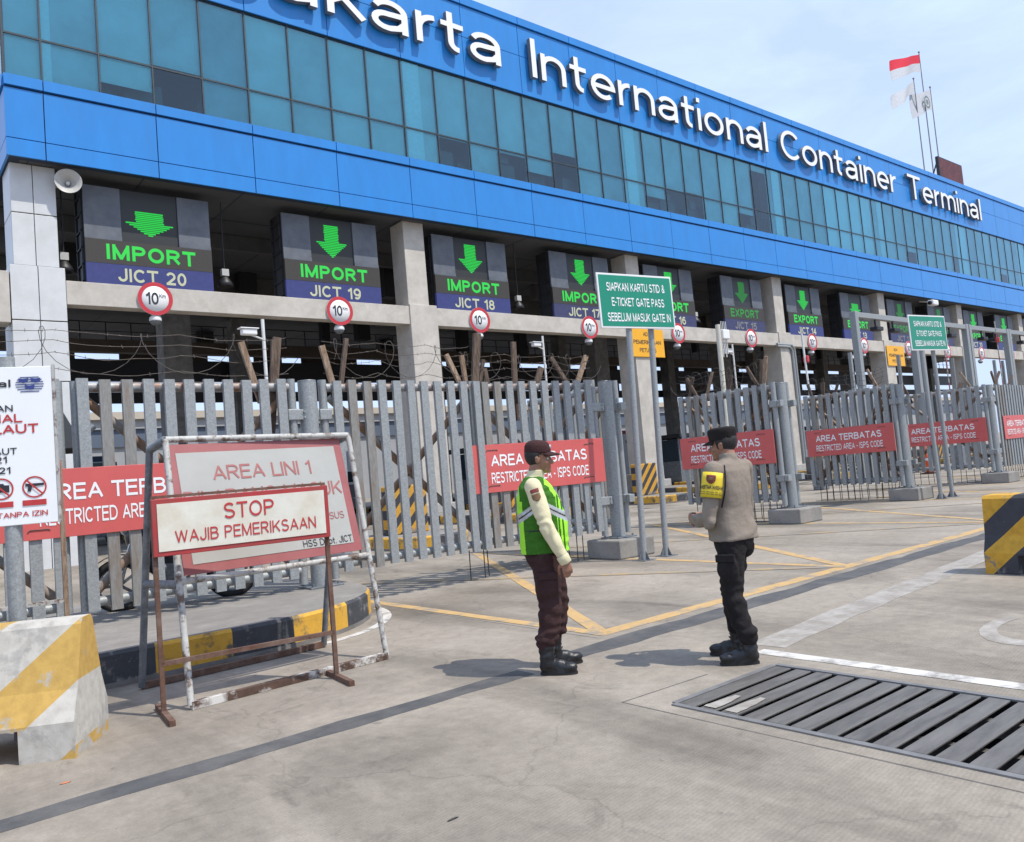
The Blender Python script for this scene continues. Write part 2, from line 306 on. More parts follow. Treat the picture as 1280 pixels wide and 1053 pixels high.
# ------------------------------------------------------------------ mesh helpers
class MB:
    def __init__(s): s.v = []; s.f = []; s.mi = []; s.M = None; s.sm = []
    def add(s, vs, fs, mi=0, smooth=False):
        o = len(s.v)
        s.v += [tuple(s.M @ Vector(p)) if s.M is not None else tuple(p) for p in vs]
        for q in fs: s.f.append(tuple(o+i for i in q)); s.mi.append(mi); s.sm.append(smooth)
    def box(s, x0, x1, y0, y1, z0, z1, mi=0):
        vs = [(x0,y0,z0),(x1,y0,z0),(x1,y1,z0),(x0,y1,z0),(x0,y0,z1),(x1,y0,z1),(x1,y1,z1),(x0,y1,z1)]
        s.add(vs, [(0,3,2,1),(4,5,6,7),(0,1,5,4),(1,2,6,5),(2,3,7,6),(3,0,4,7)], mi)
    def bbox(s, x0, x1, y0, y1, z0, z1, b=0.02, mi=0):
        """box with chamfered edges"""
        bm = bmesh.new(); bmesh.ops.create_cube(bm, size=1.0)
        for v in bm.verts: v.co = Vector(((x0+x1)/2+v.co.x*(x1-x0), (y0+y1)/2+v.co.y*(y1-y0), (z0+z1)/2+v.co.z*(z1-z0)))
        bmesh.ops.bevel(bm, geom=list(bm.edges), offset=b, segments=2, affect='EDGES', profile=0.5)
        bm.verts.index_update(); s.add([v.co[:] for v in bm.verts], [[v.index for v in f.verts] for f in bm.faces], mi); bm.free()
    def bar(s, a, b, w, h, mi=0, up=(0,0,1)):
        """rectangular bar from a to b"""
        a = Vector(a); b = Vector(b); d = (b-a).normalized(); u = Vector(up)
        if abs(d.dot(u)) > 0.98: u = Vector((1,0,0))
        x = d.cross(u).normalized(); y = x.cross(d).normalized()
        vs = [p + x*(i*w/2) + y*(j*h/2) for p in (a, b) for i, j in ((-1,-1),(1,-1),(1,1),(-1,1))]
        s.add(vs, [(3,2,1,0),(4,5,6,7),(0,1,5,4),(1,2,6,5),(2,3,7,6),(3,0,4,7)], mi)
    def tube(s, pts, r, seg=10, mi=0, cap=True, smooth=True, closed=False):
        pts = [Vector(p) for p in pts]; n = len(pts)
        rs = r if isinstance(r, (list, tuple)) else [r]*n
        vs = []; fs = []; u = None
        for i, p in enumerate(pts):
            d = (pts[min(i+1, n-1)] - pts[max(i-1, 0)]).normalized()
            if u is None:
                u = d.orthogonal().normalized()
            else:
                u = (u - d*u.dot(d)); u = u.normalized() if u.length > 1e-6 else d.orthogonal().normalized()
            w = d.cross(u)
            for k in range(seg):
                t = 2*math.pi*k/seg; vs.append(p + (u*math.cos(t) + w*math.sin(t))*rs[i])
        for i in range(n-1):
            for k in range(seg):
                a = i*seg+k; b = i*seg+(k+1) % seg; fs.append((a, b, b+seg, a+seg))
        s.add(vs, fs, mi, smooth)
        if cap:
            s.add(vs[:seg], [tuple(reversed(range(seg)))], mi); s.add(vs[-seg:], [tuple(range(seg))], mi)
    def lathe(s, prof, seg=20, mi=0, c=(0,0,0), axis='Z', smooth=True):
        vs = []; fs = []
        for r, z in prof:
            for k in range(seg):
                t = 2*math.pi*k/seg; x, y = r*math.cos(t), r*math.sin(t)
                p = (x, y, z) if axis == 'Z' else ((x, -z, y) if axis == 'Y' else (z, x, y))
                vs.append((p[0]+c[0], p[1]+c[1], p[2]+c[2]))
        for i in range(len(prof)-1):
            for k in range(seg):
                a = i*seg+k; b = i*seg+(k+1) % seg; fs.append((a, b, b+seg, a+seg))
        s.add(vs, fs, mi, smooth)
    def prism(s, poly, y0, y1, mi=0, plane='XZ'):
        """closed 2D outline extruded along the third axis"""
        n = len(poly)
        def P(a, b, c): return (a, c, b) if plane == 'XZ' else ((c, a, b) if plane == 'YZ' else (a, b, c))
        vs = [P(a, b, y0) for a, b in poly] + [P(a, b, y1) for a, b in poly]
        s.add(vs, [tuple(range(n)), tuple(reversed(range(n, 2*n)))] + [(i, i+n, (i+1) % n+n, (i+1) % n) for i in range(n)], mi)
    def ell(s, c, r, seg=16, rings=10, mi=0, rot=None):
        vs = []; fs = []
        for i in range(rings+1):
            a = math.pi*i/rings
            for k in range(seg):
                t = 2*math.pi*k/seg
                p = Vector((r[0]*math.sin(a)*math.cos(t), r[1]*math.sin(a)*math.sin(t), r[2]*math.cos(a)))
                if rot is not None: p = rot @ p
                vs.append(p + Vector(c))
        for i in range(rings):
            for k in range(seg):
                a = i*seg+k; b = i*seg+(k+1) % seg; fs.append((a, a+seg, b+seg, b))
        s.add(vs, fs, mi, True)
    def loft(s, secs, seg=24, mi=0):
        """closed stack of elliptical sections (centre, rx, ry, exponent)"""
        vs = []; fs = []
        for c, rx, ry, ex in secs:
            for k in range(seg):
                t = 2*math.pi*k/seg; ct, st = math.cos(t), math.sin(t)
                vs.append((c[0]+rx*math.copysign(abs(ct)**ex, ct), c[1]+ry*math.copysign(abs(st)**ex, st), c[2]))
        n = len(secs)
        for i in range(n-1):
            for k in range(seg):
                a = i*seg+k; b = i*seg+(k+1) % seg; fs.append((a, b, b+seg, a+seg))
        fs.append(tuple(reversed(range(seg)))); fs.append(tuple(range((n-1)*seg, n*seg)))
        s.add(vs, fs, mi, True)
    def build(s, name, mats, parent=None, fix=True, weld=False):
        me = bpy.data.meshes.new(name)
        me.from_pydata([tuple(p) for p in s.v], [], s.f)
        for m in (mats if isinstance(mats, (list, tuple)) else [mats]): me.materials.append(m)
        me.polygons.foreach_set('material_index', s.mi); me.polygons.foreach_set('use_smooth', s.sm)
        if fix:
            bm = bmesh.new(); bm.from_mesh(me)
            if weld: bmesh.ops.remove_doubles(bm, verts=bm.verts, dist=0.0004)
            bmesh.ops.recalc_face_normals(bm, faces=bm.faces); bm.to_mesh(me); bm.free()
        me.update()
        o = bpy.data.objects.new(name, me); COL.objects.link(o)
        if parent is not None: o.parent = parent
        return o

def thing(name, label, cat, loc=(0,0,0), rz=0.0, group=None):
    o = bpy.data.objects.new(name, None); COL.objects.link(o)
    o.location = loc; o.rotation_euler = (0, 0, rz); o.empty_display_size = 0.2
    return tag(o, label, cat, group)
def tag(o, label=None, cat=None, group=None, kind=None):
    if label: o['label'] = label
    if cat: o['category'] = cat
    if group: o['group'] = group
    if kind: o['kind'] = kind
    return o
def kids(o): return [c for c in bpy.data.objects if c.parent == o]
def dup(root, loc=None, rz=None, label=None):
    def cp(o, par):
        c = o.copy(); COL.objects.link(c)
        if par is not None: c.parent = par
        for k in kids(o): cp(k, c)
        return c
    r = cp(root, None)
    if loc is not None: r.location = loc
    if rz is not None: r.rotation_euler = (0, 0, rz)
    if label: r['label'] = label
    return r

# plain sans-serif lettering: every glyph is a set of centre-line strokes in a unit box, thickened to the wanted weight
def _arc(cx, cy, rx, ry, a0, a1, n=12): return [(cx+rx*math.cos(R(a0+(a1-a0)*i/n)), cy+ry*math.sin(R(a0+(a1-a0)*i/n))) for i in range(n+1)]
_V = [(0,0),(0,1)]
GLYPHS = {   # width, box bottom, box top, strokes (a stroke whose last point equals its first is closed)
 'A': (.86,0,1,[[(0,0),(.5,1)],[(.5,1),(1,0)],[(.2,.33),(.8,.33)]]),
 'B': (.74,0,1,[_V,[(0,1)]+_arc(.52,.77,.40,.23,90,-90)+[(0,.54)],[(0,.54)]+_arc(.55,.27,.45,.27,90,-90)+[(0,0)]]),
 'C': (.84,0,1,[_arc(.5,.5,.5,.5,42,318,20)]),
 'D': (.82,0,1,[_V,[(0,1)]+_arc(.42,.5,.58,.5,90,-90,16)+[(0,0)]]),
 'E': (.66,0,1,[_V,[(0,1),(1,1)],[(0,.53),(.92,.53)],[(0,0),(1,0)]]),
 'G': (.88,0,1,[_arc(.5,.5,.5,.5,42,322,20),[(.96,0),(.96,.45),(.56,.45)]]),
 'H': (.78,0,1,[_V,[(1,0),(1,1)],[(0,.53),(1,.53)]]),
 'I': (.0,0,1,[_V]),
 'J': (.56,0,1,[[(1,1)]+_arc(.5,.30,.5,.30,0,-180)]),
 'K': (.76,0,1,[_V,[(1,1),(0,.34)],[(.36,.58),(1,0)]]),
 'L': (.60,0,1,[_V,[(0,0),(1,0)]]),
 'M': (.92,0,1,[_V,[(0,1),(.5,0)],[(.5,0),(1,1)],[(1,0),(1,1)]]),
 'N': (.78,0,1,[_V,[(0,1),(1,0)],[(1,0),(1,1)]]),
 'O': (.90,0,1,[_arc(.5,.5,.5,.5,0,360,28)]),
 'P': (.70,0,1,[_V,[(0,1)]+_arc(.54,.74,.46,.26,90,-90)+[(0,.48)]]),
 'R': (.76,0,1,[_V,[(0,1)]+_arc(.52,.75,.44,.25,90,-90)+[(0,.50)],[(.50,.50),(1,0)]]),
 'S': (.74,0,1,[_arc(.5,.755,.46,.245,25,262,14)+_arc(.5,.255,.5,.255,82,-158,14)]),
 'T': (.74,0,1,[[(0,1),(1,1)],[(.5,0),(.5,1)]]),
 'U': (.76,0,1,[[(0,1)]+_arc(.5,.38,.5,.38,180,360,14)+[(1,1)]]),
 'W': (1.20,0,1,[[(0,1),(.25,0)],[(.25,0),(.5,1)],[(.5,1),(.75,0)],[(.75,0),(1,1)]]),
 'X': (.78,0,1,[[(0,0),(1,1)],[(0,1),(1,0)]]),
 'Z': (.72,0,1,[[(0,1),(1,1)],[(1,1),(0,0)],[(0,0),(1,0)]]),
 '0': (.58,0,1,[_arc(.5,.5,.5,.5,0,360,26)]),
 '1': (.30,0,1,[[(1,0),(1,1)],[(0,.76),(1,.97)]]),
 '2': (.60,0,1,[_arc(.5,.70,.5,.30,165,-38,12)+[(0,0)],[(0,0),(1,0)]]),
 '3': (.60,0,1,[_arc(.48,.76,.46,.24,155,-90,12),_arc(.48,.27,.52,.27,90,-155,12),[(.3,.53),(.5,.53)]]),
 '4': (.64,0,1,[[(.74,0),(.74,1)],[(.74,1),(0,.28)],[(0,.28),(1,.28)]]),
 '5': (.60,0,1,[[(.92,1),(.14,1)],[(.14,1),(.06,.5)],_arc(.48,.33,.52,.33,138,-150,14)]),
 '6': (.60,0,1,[_arc(.5,.32,.5,.32,0,360,22),_arc(.56,.46,.56,.54,52,180,10)+[(0,.32)]]),
 '7': (.58,0,1,[[(0,1),(1,1)],[(1,1),(.34,0)]]),
 '8': (.60,0,1,[_arc(.5,.765,.42,.235,0,360,20),_arc(.5,.27,.5,.27,0,360,22)]),
 '9': (.60,0,1,[_arc(.5,.68,.5,.32,0,360,22),_arc(.44,.54,.56,.54,-128,0,10)+[(1,.68)]]),
 '&': (.76,0,1,[[(1,0),(.22,.70)],_arc(.42,.80,.24,.20,200,-60,12)+[(.1,.42)],_arc(.38,.25,.38,.25,125,345,12)+[(.92,.46)]]),
 '-': (.24,.30,.56,[[(0,.4),(1,.4)]]),
 '.': (.02,0,.145,[[(0,0),(1,0)]]),
 'a': (.58,0,.70,[[(.94,0),(.94,.62)]+_arc(.48,.66,.46,.34,0,160,10),[(.94,.58),(.42,.54)]+_arc(.36,.27,.36,.27,90,270,10)+[(.46,0),(.76,.09),(.94,.30)]]),
 'e': (.60,0,.70,[[(0,.5),(1,.5)]+_arc(.5,.5,.5,.5,8,312,20)]),
 'i': (.0,0,1,[[(0,0),(0,.64)],[(0,.985),(0,1)]]),
 'k': (.54,0,1,[_V,[(1,.68),(0,.24)],[(.36,.42),(1,0)]]),
 'l': (.0,0,1,[_V]),
 'm': (.94,0,.70,[_V,[(0,.6)]+_arc(.25,.62,.25,.38,180,0,10)+[(.5,0)],[(.5,.6)]+_arc(.75,.62,.25,.38,180,0,10)+[(1,0)]]),
 'n': (.54,0,.70,[_V,[(0,.5)]+_arc(.5,.58,.5,.42,180,0,12)+[(1,0)]]),
 'o': (.62,0,.70,[_arc(.5,.5,.5,.5,0,360,24)]),
 'p': (.60,-.27,.70,[_V,_arc(.5,.66,.5,.34,0,360,22)]),
 'r': (.30,0,.70,[_V,[(0,.45)]+_arc(1.0,.45,1.0,.53,180,88,8)]),
 't': (.34,0,.92,[[(.38,1),(.38,.22)]+_arc(.82,.2,.44,.2,180,275,6),[(0,.70),(1,.70)]]),
}
_GL = {}
def _inside(p, P):
    r = False
    for i in range(len(P)):
        a, b = P[i-1], P[i]
        if (a[1] > p[1]) != (b[1] > p[1]) and p[0] < (b[0]-a[0])*(p[1]-a[1])/(b[1]-a[1])+a[0]: r = not r
    return r
def _glyph(ch, w):
    if (ch, w) in _GL: return _GL[(ch, w)]
    W_, b, t, strokes = GLYPHS[ch]
    h = w/2; X = lambda p: Vector((h+p[0]*W_, b+h+p[1]*(t-b-w)))
    vs = []; faces = []
    for st in strokes:
        P = [X(p) for p in st]; q = [P[0]]
        for p in P[1:]:
            if (p-q[-1]).length > .004: q.append(p)
        P = q; closed = len(P) > 3 and (P[0]-P[-1]).length < .02
        if closed: P = P[:-1]
        elif len(P) == 1: P = [P[0]-Vector((0,h*.9)), P[0]+Vector((0,h*.9))] if ch != '.' else [P[0]-Vector((h,0)), P[0]+Vector((h,0))]
        else:
            d0 = (P[0]-P[1]).normalized(); d1 = (P[-1]-P[-2]).normalized()
            dg = lambda d: h if min(abs(d.x), abs(d.y)) < .25 else h*.35
            if len(P) == 2 or True: P = [P[0]+d0*(dg(d0) if len(st) < 8 else 0)] + P[1:-1] + [P[-1]+d1*(dg(d1) if len(st) < 8 else (h if abs(d1.x) < .02 or abs(d1.y) < .02 else 0))]
            if len(st) >= 8 and (abs(d0.x) < .02 or abs(d0.y) < .02): P[0] = P[0]+d0*h
        n = len(P); lft = []; rgt = []
        for i in range(n):
            a = P[i-1] if (i > 0 or closed) else None; c_ = P[(i+1) % n] if (i < n-1 or closed) else None
            d1 = (P[i]-a).normalized() if a is not None else (c_-P[i]).normalized(); d2 = (c_-P[i]).normalized() if c_ is not None else d1
            n1 = Vector((-d1.y, d1.x)); n2 = Vector((-d2.y, d2.x)); m = (n1+n2)
            m = m.normalized() if m.length > 1e-4 else n1
            k = h/max(.55, m.dot(n1)); lft.append(P[i]+m*k); rgt.append(P[i]-m*k)
        for i in range(n if closed else n-1):
            j = (i+1) % n; o = len(vs)
            for p in (lft[i], lft[j], rgt[j], rgt[i]): vs.append(Vector((p.x, min(max(p.y, b), max(t, 1.0 if ch == 'i' else t)))))
            faces.append([o, o+1, o+2, o+3])
    r = delaunay_2d_cdt(vs, [], faces, 0, 1e-5)
    quads = [[vs[i] for i in f] for f in faces]
    def covered(f):
        c_ = sum((r[0][i] for i in f), Vector((0, 0)))/len(f)
        return any(_inside(c_, q) for q in quads)
    out = ([(v.x, v.y) for v in r[0]], [tuple(f) for f in r[2] if covered(f)], W_+w)
    fx = []
    for f in out[1]:
        A, B_, C_ = (Vector(out[0][i]) for i in f[:3])
        if (B_-A).cross(C_-A) < 0: f = f[::-1]
        fx.append(f)
    _GL[(ch, w)] = (out[0], fx, out[2]); return _GL[(ch, w)]
_TX = {}
def text2d(txt, bold=0.0, space=1.0):
    key = (txt, bold, space)
    if key in _TX: return _TX[key]
    w = .118 + 1.9*bold; vs = []; fs = []; x = 0.0
    for ch in txt:
        if ch == ' ': x += .50*space; continue
        v, f, adv = _glyph(ch, w); o = len(vs)
        vs += [(p[0]+x, p[1]) for p in v]; fs += [tuple(o+i for i in q) for q in f]
        x += adv + .125*space + (space-1)*.5 - {'C': .09, 'L': .07, 'T': .02, 'r': .05, 'e': .02, 'A': .03, 'k': .03}.get(ch, 0)
    _TX[key] = (vs, fs); return vs, fs
def caph(bold): return 1.0
def put_text(mb, txt, x, z, width, cap, y=0.0, bold=0.0, mi=0, depth=0.0, align='L', space=1.0, ux=(1,0,0), uz=(0,0,1)):
    """flat lettering, left end / baseline at (x, z) on the plane y, facing -Y"""
    vs, fs = text2d(txt, bold, space)
    x0 = min(v[0] for v in vs); x1 = max(v[0] for v in vs)
    sy = cap/caph(bold); sx = (width/(x1-x0)) if width else sy
    w = (x1-x0)*sx
    ox = x - (w/2 if align == 'C' else (w if align == 'R' else 0))
    pts = [(ox+(a-x0)*sx, y, z+b*sy) for a, b in vs]
    if depth <= 0:
        mb.add(pts, fs, mi)
        return
    n = len(pts); back = [(p[0], p[1]+depth, p[2]) for p in pts]
    cnt = {}
    for f in fs:
        for i in range(len(f)):
            a, b = f[i], f[(i+1) % len(f)]; cnt[(a, b)] = cnt.get((a, b), 0)+1
    side = [(a, b, b+n, a+n) for (a, b) in cnt if (b, a) not in cnt]
    mb.add(pts, fs, mi); mb.add(pts+back, [tuple(reversed([i+n for i in f])) for f in fs]+side, mi+1)
def disc(mb, c, r, y, seg=32, mi=0, r0=0.0):
    """flat disc or ring facing -Y"""
    cx, cz = c
    if r0 <= 0:
        mb.add([(cx+r*math.cos(2*math.pi*k/seg), y, cz+r*math.sin(2*math.pi*k/seg)) for k in range(seg)], [tuple(range(seg))], mi)
    else:
        vs = [(cx+q*math.cos(2*math.pi*k/seg), y, cz+q*math.sin(2*math.pi*k/seg)) for q in (r, r0) for k in range(seg)]
        mb.add(vs, [(k, (k+1) % seg, (k+1) % seg+seg, k+seg) for k in range(seg)], mi)

# ================================================================== SETTING: ground, road, markings
def flat(mb, pts, z, mi=0): mb.add([(p[0], p[1], z) for p in pts], [tuple(range(len(pts)))], mi)
def strip(mb, a, b, w, z, mi=0, n=1, wob=0.0):
    a = Vector(a); b = Vector(b); d = (b-a).normalized(); q = Vector((-d.y, d.x))
    P = []
    for i in range(n+1):
        t = i/n; c = a.lerp(b, t)
        P.append((c + q*(w/2 + wob*noise.noise((c.x*2.3, c.y*2.3, 1.7))), c - q*(w/2 + wob*noise.noise((c.x*2.3, c.y*2.3, 8.1)))))
    for i in range(n): flat(mb, [P[i][0], P[i][1], P[i+1][1], P[i+1][0]], z, mi)

g = MB()
# the paving is one sheet with a rectangular hole where the drain pit is cut in
GX0, GX1, GY0, GY1 = 3.90, 4.97, -3.2, 3.40
B = 900
for q in ([(-B,-B),(B,-B),(B,GY0),(-B,GY0)], [(-B,GY0),(GX0,GY0),(GX0,GY1),(-B,GY1)], [(GX1,GY0),(B,GY0),(B,GY1),(GX1,GY1)], [(-B,GY1),(B,GY1),(B,B),(-B,B)]):
    flat(g, q, 0)
tag(g.build("ground", concrete_ground(), weld=True), kind='structure')

g = MB()      # slab joints and apron joints
for x0, y0, x1, y1 in ((3.735,3.70,3.72,-3.4),(3.735,3.70,4.55,3.66),(5.05,9.0,5.02,5.2),(-12,1.0,3.72,0.95),(10.2,4.6,9.7,-4)):
    strip(g, (x0,y0), (x1,y1), 0.012, 0.0010, 0, 40, 0.004)
tag(g.build("slab_joint_lines", JOINT), kind='structure')
g = MB()      # asphalt filler seam parallel to the building
strip(g, (-14,4.80), (3.9,4.84), 0.20, 0.0015, 0, 60, 0.03)
strip(g, (4.35,4.93), (26,4.99), 0.30, 0.0015, 0, 90, 0.07)
tag(g.build("road_joint_filler", ASPH), kind='structure')
g = MB()
for i in range(6):
    X0 = 5.17 + (0 if i == 0 else 4.29 + 5.24*(i-1)); X1 = 9.46 + 5.24*i
    strip(g, (X0,5.25), (X0,13.0), 0.14, 0.0034, 0, 24, 0.012)
tag(g.build("yellow_box_side_lines", YELLINE), kind='structure')
g = MB(); strip(g, (5.10,5.30), (36,5.36), 0.18, 0.0024, 0, 90, 0.016)
tag(g.build("yellow_box_front_line", YELLINE), kind='structure')
g = MB(); h = MB()
for i in range(6):
    X0 = 5.20 + (0 if i == 0 else 4.29 + 5.24*(i-1)); X1 = 9.46 + 5.24*i
    strip(g, (X0,5.32), (X1,13.0), 0.15, 0.0044, 0, 40, 0.012)
    strip(h, (X1,5.32), (X0,13.0), 0.15, 0.0054, 0, 40, 0.012)
tag(g.build("yellow_box_diagonal_lines", YELLINE), kind='structure')
tag(h.build("yellow_box_cross_lines", YELLINE_OLD), kind='structure')
g = MB()
strip(g, (5.28,3.74), (5.24,-4.0), 0.135, 0.0030, 0, 40, 0.008)
tag(g.build("white_road_line", WHTLINE), kind='structure')
g = MB()
strip(g, (5.45,3.80), (13.5,4.42), 0.30, 0.0019, 0, 40, 0.03)
for k in range(18):     # worn painted arrow ring in the lane
    a0 = 2*math.pi*k/20 + 1.1; a1 = a0 + 2*math.pi/20
    flat(g, [(6.95+.62*math.cos(a0)*1.1, 2.35+.40*math.sin(a0)), (6.95+.62*math.cos(a1)*1.1, 2.35+.40*math.sin(a1)), (6.95+.46*math.cos(a1)*1.1, 2.35+.29*math.sin(a1)), (6.95+.46*math.cos(a0)*1.1, 2.35+.29*math.sin(a0))], 0.0022)
tag(g.build("worn_white_road_marking", WHTLINE_OLD), kind='structure')
g = MB()      # white line hugging the round nose of the island
pts = []
for k in range(22):
    t = -math.pi/2 + math.pi*0.44*k/21
    pts.append((3.35+1.62*math.cos(t), 9.25+1.78*math.sin(t)))
for i in range(21): 
    a, b = Vector(pts[i]), Vector(pts[i+1]); strip(g, a, b, 0.10, 0.0030)
tag(g.build("white_line_round_island", WHTLINE), kind='structure')
# drain pit under the grating
g = MB()
for q in ([(GX0,GY0,0),(GX0,GY1,0),(GX0,GY1,-.5),(GX0,GY0,-.5)], [(GX1,GY0,0),(GX1,GY1,0),(GX1,GY1,-.5),(GX1,GY0,-.5)], [(GX0,GY1,0),(GX1,GY1,0),(GX1,GY1,-.5),(GX0,GY1,-.5)], [(GX0,GY0,0),(GX1,GY0,0),(GX1,GY0,-.5),(GX0,GY0,-.5)], [(GX0,GY0,-.5),(GX1,GY0,-.5),(GX1,GY1,-.5),(GX0,GY1,-.5)]):
    g.add(q, [(0,1,2,3)])
tag(g.build("drain_pit_floor", PIT), kind='structure')

t = thing("drain_grating", "long steel slatted drain grating in the paving behind the khaki officer", "grating", (4.43, 0, 0))
g = MB(); g.M = Matrix.Translation((-4.43, 0, 0))
y = GY1 - 0.02
n = 0
while y > GY0 + 0.2:
    sk = random.uniform(-.004, .004)
    g.bbox(GX0+0.012, GX1-0.012, y-0.112, y, -0.006+sk*.3, 0.006+sk*.6, 0.003)
    y -= 0.152; n += 1
g.build("slats", GRATE, t)
g = MB(); g.M = Matrix.Translation((-4.43, 0, 0))
for x in (GX0-0.045, GX1+0.002): g.box(x, x+0.043, GY0, GY1, -0.05, 0.009)
g.box(GX0, GX1, GY1-0.012, GY1+0.03, -0.05, 0.008)
g.build("frame", GRATEFR, t)
g = MB(); g.M = Matrix.Translation((-4.43, 0, 0))
for x in (4.2, 4.67): g.box(x, x+0.05, GY0, GY1-.02, -0.12, -0.034)
g.build("bearer_bars", GRATE, t)
g = MB(); g.M = Matrix.Translation((-4.43, 0, 0))
for x0_, x1_, yy in ((3.935,4.22,3.172),(3.93,4.26,3.020)):
    for q in range(9):
        u0, u1 = q/9, (q+1)/9; h0 = .050*(1-.55*u0*u0); h1 = .050*(1-.55*u1*u1)
        xa, xb = x0_+(x1_-x0_)*u0, x0_+(x1_-x0_)*u1
        flat(g, [(xa, yy-h0*(.9+.25*noise.noise((q*1.7, yy, 1)))), (xb, yy-h1*(.9+.25*noise.noise(((q+1)*1.7, yy, 1)))), (xb, yy+h1*(.9+.2*noise.noise(((q+1)*2.3, yy, 6)))), (xa, yy+h0*(.9+.2*noise.noise((q*2.3, yy, 6))))], 0.0105)
g.build("paint_smear", WHTLINE_OLD, t)

# traffic islands (raised kerbed concrete)
def island(name, outline, z, kerb_w=0.16, seg=1.0, first=0):
    """outline: ccw list of points; painted kerb faces alternate yellow and black"""
    g = MB(); n = len(outline)
    P = [Vector(p) for p in outline]; cx = sum((p for p in P), Vector((0,0)))/n
    # inner outline
    I = []
    for i in range(n):
        d = (P[(i+1) % n]-P[i-1]).normalized(); q = Vector((-d.y, d.x)); I.append(P[i] + q*kerb_w)
    g.add([(p.x, p.y, z) for p in I], [tuple(range(n))], 0)
    s = first*seg; ch = 0.03
    for i in range(n):
        a, b = P[i], P[(i+1) % n]; ia, ib = I[i], I[(i+1) % n]
        L = (b-a).length; m = max(1, int(math.ceil(L/0.25)))
        for k in range(m):
            t0, t1 = k/m, (k+1)/m
            mi = 1 if int((s + L*t0)/seg) % 2 == 0 else 2
            A, Bq = a.lerp(b, t0), a.lerp(b, t1); IA, IB = ia.lerp(ib, t0), ia.lerp(ib, t1)
            o = (A-IA).normalized()*0.0
            CA, CB = A.lerp(IA, 0.16), Bq.lerp(IB, 0.16)
            g.add([(A.x,A.y,0.045),(Bq.x,Bq.y,0.045),(Bq.x,Bq.y,z-ch),(A.x,A.y,z-ch)], [(0,1,2,3)], mi)
            g.add([(A.x,A.y,-.02),(Bq.x,Bq.y,-.02),(Bq.x,Bq.y,0.045),(A.x,A.y,0.045)], [(0,1,2,3)], 3)
            g.add([(A.x,A.y,z-ch),(Bq.x,Bq.y,z-ch),(CB.x,CB.y,z),(CA.x,CA.y,z)], [(0,1,2,3)], mi)
            g.add([(CA.x,CA.y,z),(CB.x,CB.y,z),(IB.x,IB.y,z),(IA.x,IA.y,z)], [(0,1,2,3)], mi if first == 0 else 0)
        s += L
    o = g.build(name, [APRON, YELKERB, BLKKERB, CONC_DARK], weld=True)
    tag(o, kind='structure'); return o
nose = [(-9, 7.42), (-3, 7.45), (0.4, 7.5), (2.0, 7.55), (2.9, 7.56)]
for k in range(1, 13):
    tt = -math.pi/2 + (math.pi/2)*k/12*1.0
    nose.append((2.9 + 2.0*math.cos(tt), 9.45 + 1.89*math.sin(tt)))
nose += [(4.92, 10.4), (4.6, 11.3), (3.6, 11.7), (-9, 11.7)]
island("traffic_island", nose, 0.30, seg=0.72, first=1)
for cxi in (10.25, 16.4, 22.4, 28.55, 34.5, 40.6, 46.6, 52.7):
    y0 = 15.0 if cxi < 11 else 18.2
    wv = 1.0 if abs((cxi-4.2) % 12.1) > 3 else 1.25
    o = [(cxi+wv*math.sin(-math.pi/2+math.pi*k/8)*1.0, y0+1.0-1.0*math.cos(-math.pi/2+math.pi*k/8)) for k in range(9)]
    o += [(cxi+wv, 42), (cxi-wv, 42)]
    island("traffic_island", o, 0.28, seg=1.0, first=0)

# ================================================================== TERMINAL BUILDING
LB = Vector((3.47, 24.5, 0)); TB = Matrix.Translation(-LB)
bld = thing("terminal_building", "long blue panelled terminal building over the truck lanes with a band of tinted windows", "building", LB)
def mb():
    m = MB(); m.M = TB; return m
XE = 112.0
seams = [3.47] + [4.40 + 2.965*k for k in range(37)]
seams[-1] = XE
def panel_rows(g, rows, y0, th=0.06):
    for i in range(len(seams)-1):
        a, b = seams[i]+0.013, seams[i+1]-0.013
        if i == 0: a = seams[0]
        for z0, z1, yo in rows:
            g.box(a, b, y0-yo+random.uniform(-.003,.003), y0+th, z0, z1)
    # left return along the end wall
    ys = [y0+th+0.02 + 2.965*k for k in range(11)]
    for i in range(10):
        for z0, z1, yo in rows:
            g.box(3.47-yo, 3.53, ys[i], ys[i+1]-0.026, z0, z1)
g = mb(); panel_rows(g, [(11.15,11.63,0),(11.655,13.04,0),(13.10,13.40,0.05)], 24.5)
fas = g.build("lower_fascia", BLUE, bld)
g = mb(); g.box(3.54, XE, 24.565, 24.8, 11.16, 13.395); g.box(3.54, 3.8, 24.8, 55, 11.16, 13.395); g.build("fascia_joints", SEAM, fas)
g = mb(); panel_rows(g, [(17.25,18.885,0),(18.91,20.20,0),(20.24,20.56,0.07)], 24.5)
par = g.build("parapet", BLUE, bld)
g = mb(); g.box(3.54, XE, 24.565, 24.8, 17.26, 20.54); g.box(3.54, 3.8, 24.8, 55, 17.26, 20.54); g.build("parapet_joints", SEAM, par)
g = mb(); g.box(3.8, XE, 24.8, 55, 20.1, 20.4); g.build("roof", CONC, bld)
g = mb(); g.box(3.8, XE, 24.8, 55, 12.9, 13.2); g.box(3.8, XE, 30, 30.2, 13.2, 17.4); g.box(3.8, XE, 24.8, 30, 17.3, 17.5)
g.box(3.56, 3.8, 25.6, 55, 13.4, 17.25); g.box(3.8, XE, 54.8, 55, 11.2, 20.4)
off = g.build("office_interior", ROOMW, bld)
g = mb()
for k in range(60):
    x = 5.2 + k*1.75 + random.uniform(-.3, .3); hgt = random.choice((0.75, 1.1, 1.35, 0.9))
    g.box(x, x+1.1, 25.15, 25.9, 13.2, 13.2+hgt)
    if random.random() < .6: g.box(x+.3, x+.75, 25.05, 25.12, 13.2+hgt, 13.6+hgt)
